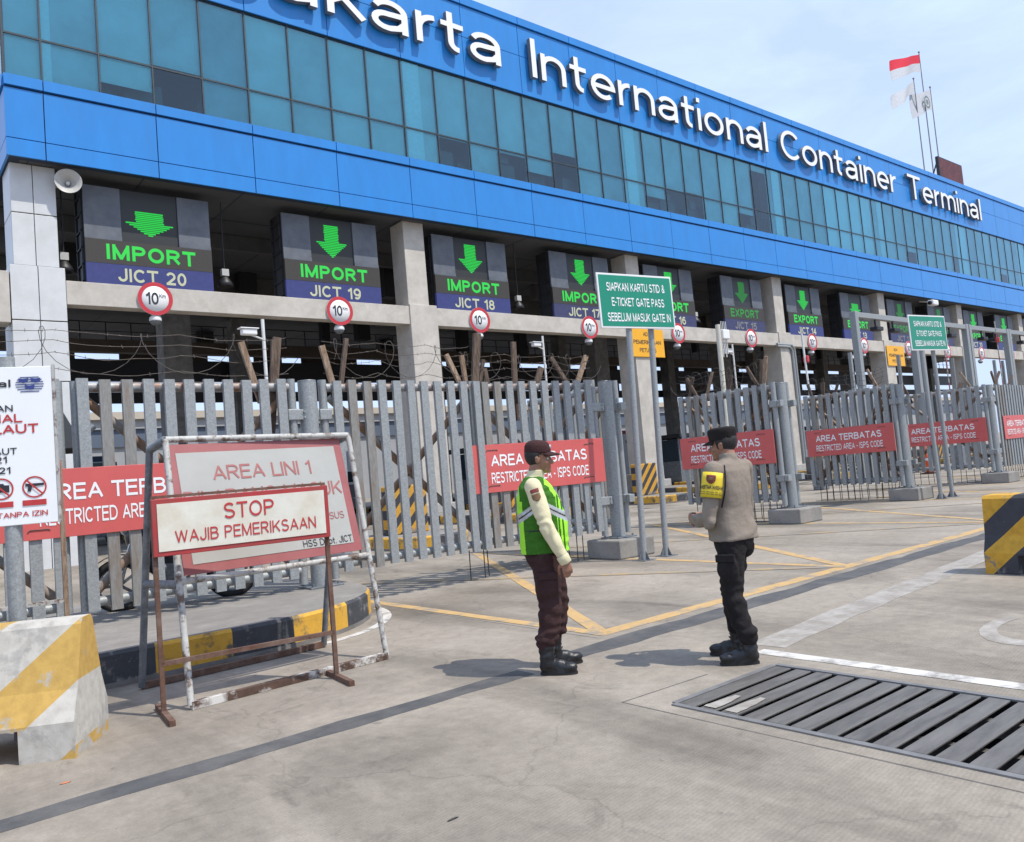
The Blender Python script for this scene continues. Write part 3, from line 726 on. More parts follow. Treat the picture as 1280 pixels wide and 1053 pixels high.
g.build("office_desks", ROOMD, off)
g = mb()
for x, w in ((4.55,.13),(16.75,.36),(28.78,.36),(40.9,.36),(53.0,.36),(65.1,.36),(77.2,.36),(89.3,.36)): g.box(x-w, x+w, 24.655, 25.5, 13.2, 17.3)
g.build("interior_pillars", PILLARW, off)
# windows: one per bay, with a grey frame and a roller blind behind the glass
bays = [3.50, 4.41] + [4.41 + 1.4830*k for k in range(1, 73)]
up = {2: 13.85, 3: 14.75, 10: 14.6, 12: 14.55, 13: 14.0, 14: 15.1, 18: 14.1, 19: 14.7, 20: 14.75, 23: 14.3, 24: 16.9, 28: 13.45, 36: 14.3, 41: 14.7, 47: 14.2, 55: 14.6}
opened = {29: 1, 30: 1, 31: 1, 32: 1, 42: 1, 50: 1}
for i in range(len(bays)-1):
    a, b = bays[i], bays[i+1]
    g = mb()
    for z0, z1 in ((13.43,14.605),(14.655,17.22)):
        g.add([(a+.022,24.61,z0),(b-.022,24.61,z0),(b-.022,24.61,z1),(a+.022,24.61,z1)], [(0,1,2,3)])
    w = g.build("window", GLASS, bld, fix=False)
    g = mb()
    g.box(a-.022, a+.022, 24.585, 24.64, 13.40, 17.25); g.box(a+.022, b-.022, 24.588, 24.636, 14.605, 14.655)
    g.box(a+.022, b-.022, 24.589, 24.636, 13.40, 13.43); g.box(a+.022, b-.022, 24.589, 24.636, 17.22, 17.25)
    if i == 0: g.box(3.47, 3.55, 24.69, 24.75, 13.4, 17.25)
    g.build("window_frame", MULL, w)
    if True:
        zb = up.get(i, 13.46)
        rb = random.uniform(-.008, .008)
        g = mb(); g.box(a+.012, b-.012, 24.70+rb, 24.712+rb, zb, 17.22); g.build("window_blind", BLINDL if i in opened else BLINDS[random.choice((0, 0, 0, 1, 2))], w)
for k in range(4):
    y0 = 24.72+k*1.45
    g = mb()
    for z0, z1 in ((13.43,14.60),(14.66,17.22)): g.add([(3.55,y0+1.42,z0),(3.55,y0+.03,z0),(3.55,y0+.03,z1),(3.55,y0+1.42,z1)], [(0,1,2,3)])
    g.build("window", GLASS, bld, fix=False)
# soffit with sheet joints
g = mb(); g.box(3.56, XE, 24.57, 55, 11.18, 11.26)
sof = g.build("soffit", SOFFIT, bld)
g = mb()
for k in range(36): g.box(4.0+3.0*k, 4.03+3.0*k, 24.7, 54.8, 11.172, 11.18)
for y in (27.5, 30.5, 33.5, 37, 41): g.box(3.6, XE, y, y+.03, 11.166, 11.1715)
g.build("soffit_joints", SEAM, sof)
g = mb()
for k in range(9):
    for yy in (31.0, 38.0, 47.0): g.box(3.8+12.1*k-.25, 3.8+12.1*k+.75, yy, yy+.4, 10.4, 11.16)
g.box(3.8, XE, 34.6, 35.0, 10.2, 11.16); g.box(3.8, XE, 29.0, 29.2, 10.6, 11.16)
g.build("ceiling_beams", mat("darkened_ceiling_beam", (0.085,0.083,0.082), .85, 0, .2, 2.0), bld)  # beam colour darkened to deepen the shade under the ceiling
# columns: the first is clad in pale panels, the others are bare concrete
def column(xc, wl, wu, m, clad):
    g = mb(); x0 = xc-wl/2
    if clad:
        def face(xa, xb, y, z0, z1): g.box(xa, xb, y, 26.3, z0, z1)
        face(3.5, 4.8, 25.03, 0, 8.3); face(3.6, 4.68, 25.09, 8.3, 11.18)
        c = g.build("column", GREYSEAM, bld)
        g2 = mb()
        for z0, z1 in ((0.0,1.7),(1.72,3.4),(3.42,5.08),(5.10,6.76),(6.785,8.30)):
            for xa, xb in ((3.485,4.14),(4.16,4.815)): g2.bbox(xa, xb, 25.0, 25.05, z0, z1-.012, .006)
            g2.bbox(3.485, 3.52, 25.055, 26.3, z0, z1-.012, .006)
        for z0, z1 in ((8.31,9.77),(9.79,11.17)):
            for xa, xb in ((3.59,4.12),(4.14,4.69)): g2.bbox(xa, xb, 25.06, 25.11, z0, z1-.012, .006)
            g2.bbox(3.585, 3.615, 25.115, 26.3, z0, z1-.012, .006)
        g2.build("cladding", CLAD, c)
    else:
        g.bbox(xc-.6, xc+.6, 24.93, 26.0, 0.0, 8.02, .02)
        g.bbox(xc-.56, xc+.34, 25.05, 25.95, 8.02, 11.18, .02)
        c = g.build("column", CONC_BEAM, bld)
        g2 = mb(); g2.bbox(xc-.78, xc+.78, 24.7, 26.25, 0.27, 0.62, .03); g2.build("column_plinth", CONC, c)
column(4.15, 1.3, 1.1, CLAD, True)
colx = [16.68, 28.72, 40.68, 52.75, 64.85, 76.95, 89.05, 101.1]
for x in colx: column(x, 1.2, .9, CONC, False)
# height-limit beam between the columns
edges = [4.82] + [v for x in colx for v in (x-.6, x+.6)] + [XE]
for a, b in zip(edges[0::2], edges[1::2]):
    g = mb(); g.bbox(a+.002, b-.002, 24.98, 25.45, 7.26, 7.94, .015); g.build("beam", CONC_BEAM, bld)
g = mb(); g.bbox(-9, 3.46, 25.02, 25.7, 6.68, 8.10, .02); g.build("beam", CONC_BEAM, bld)
g = mb(); g.box(-9, 3.2, 25.72, 26.0, 0, 6.9); g.build("side_wall", CONC_BEAM, bld)
# rear of the truck lanes: catwalk with railing, brown beam, gantry beam, rear columns
g = mb(); g.box(3.8, XE, 44.2, 44.75, 9.36, 10.0); g.build("rear_beam", BROWNBEAM, bld)
g = mb(); g.box(3.8, XE, 44.3, 44.7, 7.9, 9.0); g.box(3.8, XE, 43.9, 44.15, 6.7, 7.25); rb_ = g.build("rear_gantry_beam", BLACK, bld)
g = mb()
for k in range(90): g.box(4.2+1.2*k, 4.25+1.2*k, 44.2, 44.25, 10.0, 10.9)
g.box(3.8, XE, 44.19, 44.26, 10.86, 10.92); g.box(3.8, XE, 44.205, 44.245, 10.4, 10.44); g.build("catwalk_railing", BLACK, bld)
g = mb(); rr = random.Random(3); x = 4.0
while x < XE-6:
    g = mb(); wd = rr.uniform(1.2, 4.5); g.box(x, x+wd, 54.2, 54.26, 8.4, 11.17); x += wd + rr.uniform(.8, 3.6)
    g.build("slit_blocking_sheet", BROWNBEAM, bld)  # sheets added to block part of the bright daylight slit at the rear
g = mb(); rr = random.Random(5)
for k in range(26):
    g = mb(); x = 5+rr.uniform(0, 90); y = rr.uniform(29, 43); g.box(x, x+rr.uniform(.3, 1.1), y, y+.5, rr.uniform(8.6, 10.2), 11.17)
    g.build("hanging_duct", BLACK, bld)
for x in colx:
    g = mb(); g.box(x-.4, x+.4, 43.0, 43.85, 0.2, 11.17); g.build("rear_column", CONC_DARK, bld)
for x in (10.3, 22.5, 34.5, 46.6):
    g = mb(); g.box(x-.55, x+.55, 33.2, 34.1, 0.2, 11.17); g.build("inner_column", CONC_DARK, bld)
# mounted white lettering on the parapet
words_ = [("Jakarta", None, 20.93), ("International", 22.62, 39.88), ("Container", 41.22, 54.98), ("Terminal", 56.75, 69.0)]
vsI, _ = text2d("International", 0.0, 1.0); nI = max(v[0] for v in vsI)-min(v[0] for v in vsI)
vsJ, _ = text2d("Jakarta", 0.0, 1.0); nJ = max(v[0] for v in vsJ)-min(v[0] for v in vsJ)
for wd, a, b in words_:
    if a is None: a = b - (39.88-22.62)/nI*nJ*1.07
    g = mb(); put_text(g, wd, a, 17.97, b-a, 1.70, 24.22, 0.0, 0, 0.2, space=1.0)
    le = g.build("lettering", [LETTERW, LETTER_SHADE], bld)

# ------------------------------------------------------------------ lane displays
lane = [7.22 + 6.05*k for k in range(13)]
words4 = ["IMPORT"]*5 + ["EXPORT"]*8
kinds = "short tall tall tall tall tall tall short tall tall tall tall tall".split()
for k, X in enumerate(lane):
    num = 20-k; dim = k in (5, 8, 9)
    t = thing("lane_display", "lane display panel with a green arrow reading %s JICT %d" % (words4[k], num), "display", (X, 25.3, 7.96), 0, "lane displays hanging above the white beam")
    g = MB(); g.box(-1.82, 1.82, 0.02, 0.8, 0.02, 2.95); g.build("cabinet", BLACK, t)
    g = MB()
    for xz in (-1.83,):
        for zz in range(6): g.box(-1.87, -1.82, 0.1, .75, 0.1+.5*zz, 0.14+.5*zz)
        for yy in (0.1, .7): g.box(-1.87, -1.82, yy, yy+.05, .1, 2.9)
    g.build("cabinet_ladder", BLACK, t)
    g = MB()
    for a, b in ((-1.81,-.80),(.84,1.81)):
        g = MB(); g.bbox(a, b, -.05, .015, 1.36, 2.95, .01); g.box(a, b, -.065, -.045, 1.36, 1.47); g.build("side_panel", SHUTTER, t)
    g = MB(); g.box(-.79, .83, 0, .015, 1.36, 2.95); g.build("arrow_screen", SCREEN, t)
    g = MB(); g.box(-1.81, 1.81, -.09, .012, .645, 1.35); mid = g.build("word_screen", SCREENB, t)
    g = MB(); g.box(-1.81, 1.81, -.09, .012, .03, .638); low = g.build("number_screen", LEDB_DIM if (dim or k in (3,4)) else LEDB, t)
    g = MB(); put_text(g, words4[k], 0.02, .77, 2.55, .46, -.096, .05, align='C', space=1.08); g.build("lettering", LEDG_DIM if dim else LEDG, mid)
    g = MB(); put_text(g, "JICT %d" % num, 0.0, .13, 1.95, .40, -.096, .036, align='C', space=1.05); g.build("lettering", LEDW_DIM if dim else LEDW, low)
    g = MB()                       # arrow built of LED rows
    if kinds[k] == "short": rows, zt, sh, hh, hw, sw = 13, 2.34, .33, .42, .74, .40
    else: rows, zt, sh, hh, hw, sw = 19, 2.72, .60, .55, .60, .27
    tot = sh+hh
    for r in range(rows):
        z1 = zt - tot*r/rows; z0 = z1 - tot/rows*0.66; q = (zt-(z0+z1)/2)
        if q < sh: ww = sw
        else: ww = hw*(1-(q-sh)/hh)
        if ww < .02: continue
        sl = 0.03*(random.random()-.5)
        g.box(.02-ww+sl, .02+ww+sl, -.012, -.003, z0, z1)
    g.build("arrow", LEDG_DIM if dim else LEDG, t)

# ------------------------------------------------------------------ round speed limit signs and dome cameras on the beam
for k, X in enumerate(lane[:12]):
    num = 20-k
    t = thing("speed_limit_sign", "round red rimmed 10 Km sign on the beam below the JICT %d display" % num, "road sign", (X-.05, 24.93, 7.57), 0, "round speed limit signs along the beam")
    g = MB(); g.lathe([(0.0,-.012),(.50,-.012),(.50,.012),(0,.012)], 40, axis='Y'); g.build("plate", WHITE, t)
    g = MB(); disc(g, (0,0), .50, -.016, 40, r0=.385); g.build("red_ring", RED, t)
    g = MB(); put_text(g, "10", -.27, -.18, .36, .37, -.018, .032); put_text(g, "Km", .115, .03, .18, .13, -.018, .01); g.build("lettering", BLACKTXT, t)
    g = MB(); g.box(-.3, .3, .013, .048, -.03, .03); g.build("bracket", GALV_DARK, t)
    t = thing("dome_camera", "small white dome camera hanging under the beam at the JICT %d lane" % num, "camera", (X-.03, 25.1, 7.26), 0, "dome cameras under the beam")
    g = MB(); g.tube([(0,0,0),(0,0,-.16)], .035, 8); g.build("stem", LIGHTW, t)
    g = MB(); g.lathe([(0.04,-.14),(.12,-.16),(.17,-.23),(.18,-.30),(.17,-.33)], 20); g.build("housing", WHITE, t)
    g = MB(); g.lathe([(.165,-.33),(.14,-.40),(.08,-.45),(.0,-.465)], 20); g.build("dome", GALV_DARK, t)

# ------------------------------------------------------------------ horn loudspeaker, flood lamps
t = thing("horn_loudspeaker", "round grey horn loudspeaker on the pale clad column under the blue fascia", "loudspeaker", (4.96, 24.75, 10.72), R(172))
prof = [(.0,-.02),(.05,-.02),(.06,.0),(.05,.03)]
g = MB(); g.lathe([(.055,.42),(.075,.25),(.13,.10),(.24,.0),(.34,-.06),(.35,-.07),(.335,-.065),(.235,.01),(.12,.11),(.06,.25),(.0,.26)], 36, axis='Y'); g.build("horn", HORN, t)
g = MB(); g.lathe([(.0,.09),(.05,.10),(.055,.2),(.05,.27)], 16, axis='Y'); g.build("centre_cone", LIGHTW, t)
g = MB(); g.lathe([(.0,.62),(.11,.6),(.12,.45),(.06,.40),(.0,.4)], 20, axis='Y'); g.box(-.06, .40, -.5, -.42, -.04, .04); g.build("driver", HORN, t)
for i, (x, z) in enumerate([(4.92, 8.62), (9.55, 8.57), (21.9, 8.6), (27.6, 8.6), (33.7, 8.6)]):
    where = ["beside the clad column, left of the JICT 20 display", "between the JICT 20 and JICT 19 displays", "between the JICT 18 and JICT 17 displays", "beside the concrete column right of the JICT 17 display", "between the JICT 16 and JICT 15 displays"][i]
    t = thing("flood_lamp", "dark bell flood lamp " + where, "lamp", (x, 25.6, z), 0, "flood lamps above the beam")
    g = MB(); g.tube([(0,0,2.5),(0,0,.26)], .02, 6); g.build("hanger", BLACK, t)
    g = MB(); g.box(-.11, .11, -.09, .09, .06, .28); g.build("ballast_box", HORN, t)
    g = MB(); g.lathe([(.05,.06),(.12,.0),(.22,-.16),(.25,-.28),(.23,-.28),(.1,-.03),(0,0)], 18); g.build("shade", BLACK, t)

# ------------------------------------------------------------------ yellow notices on the columns
for i, (x0, x1) in enumerate([(27.75, 30.15), (52.3, 54.6)]):
    t = thing("yellow_notice", ["large yellow notice on the column behind the nearer green sign", "smaller looking yellow notice on the far column beside the farther green sign"][i], "sign", ((x0+x1)/2, 24.86, 6.33), 0, "yellow notices on the columns")
    g = MB(); g.bbox(-1.18, 1.18, 0, .04, 0, 1.32, .01); g.build("board", YELSIGN, t)
    g = MB()
    for q, (s, w) in enumerate((("ADA", .5), ("PEMERIKSAAN", 1.9), ("PETUGAS", 1.15))): put_text(g, s, 0, .98-.38*q, w, .19, -.006, .02, align='C')
    g.build("lettering", BLACKTXT, t)
    g = MB(); g.box(-.9, .9, .042, .068, .95, 1.05); g.build("bracket", GALV_DARK, t)

# ------------------------------------------------------------------ flags and billboard on the roof
def flag(name, label, x, top, w, h, mats, tip, emblem=False, sag=0.5):
    t = thing(name, label, "flag", (x, 32, 20.4), 0, "flags on the terminal roof")
    lean = 0.2
    g = MB(); g.tube([(0,0,0),(.0,0,top-20.4)], [.07,.045], 8); g.ell((0,0,top-20.35), (.1,.1,.1), 8, 6); g.build("pole", POLE, t)
    g = MB(); nx, nz = 18, 8; vs = []
    H = top-20.4-.2
    for i in range(nx+1):
        for j in range(nz+1):
            u, v = i/nx, j/nz
            vs.append((-u*w*.97-.06, .35*math.sin(u*7+v*1.5)*u, H - tip*u - (1-v)*h*(1-.10*math.sin(u*5)) + .12*math.sin(u*9)*u))
    fs = []; mi = []
    for i in range(nx):
        for j in range(nz):
            a = i*(nz+1)+j; fs.append((a, a+nz+1, a+nz+2, a+1)); mi.append(1 if j >= nz//2 else 0)
    for f, m_ in zip(fs, mi): g.add([vs[q] for q in f], [(0,1,2,3)], m_)
    cl = g.build("cloth", mats, t, weld=True)
    mod = cl.modifiers.new("cloth_thickness", 'SOLIDIFY'); mod.thickness = 0.012
    if emblem:
        g = MB(); vs = []
        for rr in (.62, .42):
            for k in range(24):
                a = 2*math.pi*k/24; vs.append((-w*.5+rr*math.cos(a), -.42, H-h*.55-tip*.5+rr*math.sin(a)))
        g.add(vs, [(k, (k+1) % 24, (k+1) % 24+24, k+24) for k in range(24)])
        g.add([(-w*.5+.28*math.cos(2*math.pi*k/12), -.42, H-h*.55-tip*.5+.28*math.sin(2*math.pi*k/12)) for k in range(12)], [tuple(range(12))])
        g.build("emblem", FLAGE, cl)
    return t
flag("roof_flag", "red and white flag on the tallest roof flagpole", 80.72, 38.4, 6.0, 1.75, [FLAGW, FLAGR], 2.1)
flag("roof_flag", "plain whitish flag on the middle height flagpole left of the red and white flag", 78.8, 35.3, 4.6, 1.15, [FLAGW, FLAGW], 2.5)
flag("roof_flag", "pale grey flag with a round emblem on the roof flagpole nearest the billboard", 82.3, 35.3, 4.2, 2.1, [FLAGW, FLAGW], 1.5, True)
t = thing("roof_billboard", "dark brown billboard on a steel frame on the terminal roof", "billboard", (71.3, 27.0, 20.4))
g = MB(); g.bbox(-2.3, 2.3, -.12, .12, 1.25, 3.75, .03); fr_ = g.build("panel", BLACK, t)
g = MB(); g.add([(-2.18,-.126,1.35),(2.18,-.126,1.35),(2.18,-.126,3.65),(-2.18,-.126,3.65)], [(0,1,2,3)]); g.build("face", BILLB, t)
g = MB()
for x in (-2.1, -.7, .7, 2.1):
    g.bar((x,0,0), (x,0,1.25), .1, .1); g.bar((x,1.5,0), (x,.1,3.3), .08, .08)
g.bar((-2.1,0,.15), (2.1,0,1.1), .05, .05); g.bar((-2.1,0,.6), (2.1,0,.6), .05, .05); g.build("support_frame", BLACK, t)

# ------------------------------------------------------------------ beyond the lanes
t = thing("distant_warehouse", "long pale warehouse beyond the truck lanes, seen through the gates", "building", (-30, 84, 0))
g = MB(); g.box(0, 260, 0, 20, 0, 7.2); g.build("wall", WHWALL, t)
g = MB(); g.box(-.3, 260.3, -.25, 20.2, 7.2, 8.9); g.build("window_band", WHBLUE, t)
g = MB(); g.box(-.5, 260.5, -.5, 20.5, 8.9, 9.8); g.build("eaves", WHGREY, t)
g = MB(); g.box(-.8, 260.8, -.9, 20.9, 9.8, 10.5); g.build("fascia", WHBEIGE, t)

# ================================================================== GATES
posts = [(4.5, 9.5, 0.30), (9.72, 9.35, 0), (14.97, 9.42, 0), (20.28, 9.5, 0), (26.05, 9.55, 0)]
pdesc = ["standing on the kerbed island behind the big notice frame", "behind the twin poles of the nearer green sign", "directly right of the khaki officer", "behind the twin poles of the farther green sign", "farthest to the right, above the striped black and yellow barrier"]
for i, (x, y, z) in enumerate(posts):
    t = thing("gate_post", "thick galvanised gate post " + pdesc[i], "gate post", (x, y, z), 0, "gate posts in a row")
    top = 2.88 - z
    fz = 0.0
    if i:
        g = MB(); g.bbox(-.44, .38, -.42, .32, 0, .30, .025); g.build("footing", BLOCK, t); fz = 0.30
    g = MB(); g.bbox(-.22, .22, -.2, .2, fz+.001, fz+.022, .004)
    for a in (-.17, .17):
        for b in (-.15, .15): g.tube([(a,b,fz+.022),(a,b,fz+.055)], .018, 6)
    g.build("base_plate", GALV_DARK, t)
    g = MB(); g.tube([(0,0,fz+.022),(0,0,top)], .115, 20, cap=False); g.build("pole", GALV, t)
    g = MB(); g.lathe([(.117,top-.012),(.117,top+.004),(0,top+.012)], 20); g.build("cap", GALV_DARK, t)

SPAN = 2.42
def make_leaf(side, label, rustseed):
    """gate leaf hinged at its origin; side +1 reaches towards +X, -1 towards -X; pickets on the -Y face"""
    t = thing("gate_leaf", label, "gate", (0,0,0), 0, "galvanised picket gate leaves")
    s = side; zb, zt = .44, 2.88
    g = MB()
    n = 11
    for k in range(n):
        x = s*(.16 + k*(SPAN-.22)/(n-1)); w = .056; dz = random.uniform(-.012, .012)
        # rolled channel section: web in front, two flanges behind
        tl = random.uniform(-.006, .006)
        vs = []
        for zz, q in ((zb+dz, -tl), (zt+dz, tl)):
            for a, b in ((-w,-.052),(w,-.052),(w,0),(w-.014,0),(w-.014,-.040),(-w+.014,-.040),(-w+.014,0),(-w,0)): vs.append((x+a+q, b-.058, zz))
        g.add(vs, [tuple(range(8)), tuple(reversed(range(8,16)))]+[(i, (i+1) % 8, (i+1) % 8+8, i+8) for i in range(8)], 1 if (k*7+rustseed*5) % 11 in (2, 6) else 0)
    g.build("pickets", [GALV, GALV_DIRTY], t)
    g = MB(); g.tube([(s*.04,0,2.80),(s*SPAN,0,2.80)], .055, 12); g.build("top_rail", GALV_RUST, t)
    g = MB(); g.tube([(s*.04,0,.53),(s*SPAN,0,.53)], .052, 12); g.build("bottom_rail", GALV, t)
    g = MB(); g.tube([(0,0,.36),(0,0,2.90)], .055, 14); g.build("hinge_stile", GALV, t)
    g = MB(); g.tube([(s*SPAN,0,.45),(s*SPAN,0,2.86)], .045, 12); g.build("meeting_stile", GALV, t)
    g = MB(); g.tube([(s*.1,.045,2.68),(s*(SPAN-.1),.045,.62)], .05, 12); g.build("diagonal_brace", PIPE_BROWN, t)
    g = MB(); g.tube([(s*.1,.06,.62),(s*(SPAN-.1),.06,2.68)], .05, 12); g.build("diagonal_brace", PIPE_BROWN, t)
    for z in (2.45, .92):
        g = MB(); g.bbox(-.085, .085, -.075, .08, z-.07, z+.07, .012)
        g.bbox(-s*.18 if s > 0 else .085, -.085 if s > 0 else .18, -.06, .06, z-.065, z+.065, .008)
        for zz in (-.035, .035): g.tube([(-s*.13,-.062,z+zz),(-s*.13,-.085,z+zz)], .014, 6)
        g.build("hinge", GALV, t)
    return t
def hang_rods(t, xs, s, mesh=False):
    g = MB()
    for x in xs:
        q = random.uniform(-.05, .05)
        g.tube([(s*x,-.03,.46),(s*x+q*.3,-.035,.03+random.uniform(0,.03))], .008, 5)
    if mesh:
        g.tube([(s*.1,-.03,.05),(s*SPAN,-.03,.05)], .007, 5); g.tube([(s*.1,-.03,.26),(s*SPAN,-.03,.26)], .006, 5)
    g.build("hanging_rods", BLACK, t)
def struts(t, specs):
    """timber arms that carry the barbed wire: (x0,z0,x1,z1,dark)"""
    for x0, z0, x1, z1, dk, w in specs:
        g = MB(); yb = random.uniform(.065, .09); yt = yb + random.uniform(-.10, .08)
        g.bar((x0,yb,z0), (x1,yt,z1), w, .045, up=(0,1,0)); g.build("timber_strut", WOOD_DARK if dk else WOOD, t)

l1L = make_leaf(-1, "closed picket gate leaf behind the white board and the two STOP notice stands", 1)
l1L.location = (4.28, 9.5, 0)
l1R = make_leaf(1, "closed picket gate leaf left of the guard in the green vest", 2)
l1R.location = (4.73, 9.55, 0); l1R.rotation_euler[2] = R(-1.5)
l0R = dup(l1R, (-.72, 9.5, 0), R(0), "picket gate leaf glimpsed under and behind the white notice board at the left edge")
l2L = dup(l1L, (9.42, 9.36, 0), R(-4.5), "closed picket gate leaf directly behind the guard in the green vest")
l2R = dup(l1R, (10.0, 9.4, 0), R(86), "picket gate leaf swung back from the post beside the nearer green sign")
l3L = dup(l1L, (14.74, 9.44, 0), R(-91), "open picket gate leaf behind the khaki officer, carrying a dark red board")
l3R = dup(l1R, (15.25, 9.46, 0), R(91), "open picket gate leaf swung back just behind the leaf at the khaki officer's side")
l4L = dup(l1L, (20.05, 9.52, 0), R(-92), "open picket gate leaf carrying the unobstructed dark red board")
l4R = dup(l1R, (20.56, 9.54, 0), R(93), "open picket gate leaf swung back behind the post of the farther green sign")
l5L = dup(l1L, (25.82, 9.58, 0), R(-88), "open picket gate leaf seen through the twin poles of the farther green sign")
l5R = dup(l1R, (26.33, 9.58, 0), R(1), "closed picket gate leaf cut by the right edge of the picture")
hang_rods(l1R, (2.05, 2.3, 2.36), 1); hang_rods(l2L, (.5, .62, .8, .98, 1.15, 1.3), -1)
for l, s in ((l3L,-1),(l4L,-1),(l5L,-1),(l3R,1),(l4R,1),(l5R,1)): hang_rods(l, [.15+.19*k+random.uniform(-.03,.03) for k in range(12)], s, True)
struts(l1L, [(-.36,2.62,-.58,3.36,0,.07),(-.27,2.2,-.10,3.44,1,.10),(-.24,2.4,-.16,3.4,1,.07)])
struts(l1R, [(.22,2.7,.05,3.36,0,.075),(.24,2.5,.40,3.46,1,.055),(2.27,2.7,2.02,3.30,0,.065),(2.32,2.75,2.26,3.28,0,.06),(2.36,2.2,2.52,3.60,1,.12),(2.40,2.3,2.62,3.22,1,.05)])
struts(l2L, [(-.36,2.75,-.66,3.30,1,.06),(-.30,2.75,.04,3.32,0,.075),(-1.5,2.3,-1.42,3.52,1,.08),(-1.95,2.75,-2.0,3.1,1,.06),(-1.2,2.5,-.95,3.12,1,.09)])
struts(l3L, [(-.3,2.7,-.56,3.3,1,.06),(-.3,2.6,-.06,3.45,0,.08),(-.34,2.6,-.2,3.4,1,.06),(-1.9,2.6,-2.2,3.3,1,.06),(-1.85,2.6,-1.55,3.35,0,.06),(-2.3,2.7,-2.05,3.3,1,.06),(-1.2,2.7,-1.05,3.2,1,.06)])
struts(l4L, [(-.3,2.6,-.62,3.35,0,.06),(-2.0,2.1,-1.9,3.2,1,.11),(-2.2,2.6,-2.35,3.2,1,.07),(-1.7,2.6,-1.5,3.1,1,.06)])
struts(l5L, [(-.3,2.7,-.62,3.35,0,.07),(-.9,2.3,-.6,3.05,0,.14),(-2.1,2.6,-2.3,3.2,1,.07)])
struts(l5R, [(.4,2.75,.9,3.3,1,.08),(.75,2.75,.3,3.3,1,.08),(1.5,2.75,1.9,3.2,1,.07)])

# barbed wire along the top of each run of leaves
def wire_run(label, p0, p1, loops, tall=1.0):
    p0, p1 = Vector(p0), Vector(p1); d = p1-p0; L = d.length; n = d.normalized()
    t = thing("barbed_wire", label, "barbed wire", tuple(p0), math.atan2(n.y, n.x), "runs of barbed wire above the gates")
    for zz in (.12, .30, .44, .56):
        zz *= tall; g = MB(); pts = []
        for k in range(25):
            u = k/24; pts.append((u*L, .03*noise.noise((u*6, zz*9, 0)), zz - .06*math.sin(math.pi*((u*3) % 1)) + .035*noise.noise((u*9, zz*20, 3.3))))
        g.tube(pts, .0040, 4)
        for k in range(int(L/.13)):
            u = (k+random.random()*.3)*.13; q = min(23, int(u/L*24)); P = Vector(pts[q]).lerp(Vector(pts[q+1]), min(1, u/L*24-q))
            a = random.random()*6.28; v = Vector((.5*math.cos(a), .4, math.sin(a)))*.022
            g.add([P-v, P+v, P+v+Vector((.005,0,.005)), P-v+Vector((.005,0,.005))], [(0,1,2,3)])
        g.build("strand", WIRE, t)
    g = MB(); pts = []
    rr = random.Random(int(L*1000)+loops)
    for k in range(loops*14+1):
        a = 2*math.pi*k/14; u = k/(loops*14); r = .27*tall*(1+.35*noise.noise((u*loops*.8, 2.2, 1)))
        pts.append((u*L + .10*noise.noise((u*loops, 7, 1)), .10*math.cos(a*.5), .32*tall + r*math.sin(a) + 0*rr.random()))
        pts[-1] = (pts[-1][0] + r*math.cos(a)*.75, pts[-1][1], pts[-1][2])
    g.tube(pts, .0042, 4); g.build("coil", WIRE, t)
wire_run("barbed wire above the leaf behind the white board", (.4, 9.58, 2.88), (4.3, 9.58, 2.88), 4)
wire_run("barbed wire above the leaf left of the guard in the green vest", (4.8, 9.62, 2.88), (7.2, 9.58, 2.88), 3)
wire_run("barbed wire above the leaf behind the guard in the green vest", (7.0, 9.62, 2.88), (9.5, 9.44, 2.88), 5, .8)
wire_run("tangled barbed wire above the open leaf behind the khaki officer", (14.78, 9.6, 2.88), (14.82, 11.9, 2.88), 8, .9)
wire_run("barbed wire above the leaf with the unobstructed dark red board", (20.1, 9.7, 2.88), (20.18, 11.95, 2.88), 7, .8)

# restricted area boards wired to the gate leaves
def area_board(label, loc, rz, w, xoff):
    t = thing("restricted_area_board", label, "sign", (loc[0], loc[1], 1.24), rz, "red AREA TERBATAS boards on the gates")
    g = MB(); x0, x1 = xoff-w/2, xoff+w/2
    g.bbox(x0, x1, -.135, -.122, 0, .70, .003); g.build("board", REDBOARD, t)
    g = MB(); put_text(g, "AREA TERBATAS", xoff-.02, .375, 1.82, .172, -.139, .026, align='C'); put_text(g, "RESTRICTED AREA - ISPS CODE", xoff-.02, .13, 1.84, .158, -.139, .018, align='C')
    g.build("lettering", SIGNW, t)
    g = MB()
    for a, b in ((x0+.35,.1),(x1-.35,.1),(x0+.35,.62),(x1-.3,.62)): g.tube([(a-.1,-.14,b-.02),(a-.08,-.14,b),(a+.08,-.14,b),(a+.1,-.14,b-.01)], .006, 4)
    g.build("wire_ties", WIRE, t)
area_board("salmon red AREA TERBATAS board half hidden behind the notice stands", (2.40, 9.5), 0, 2.6, 0)
area_board("salmon red AREA TERBATAS board partly covered by the guard in the green vest", (9.42, 9.36), R(-4.5), 2.5, -1.24)
area_board("dark red AREA TERBATAS board partly covered by the khaki officer", (14.74, 9.44), R(-91), 2.45, -1.24)
area_board("dark red AREA TERBATAS board on the open leaf with nothing in front of it", (20.05, 9.52), R(-92), 2.42, -1.22)
area_board("dark red AREA TERBATAS board crossed by the two poles of the farther green sign", (25.82, 9.58), R(-88), 2.42, -1.22)
area_board("salmon red AREA TERBATAS board cut by the right edge of the picture", (26.33, 9.58), R(1), 2.3, 1.45)

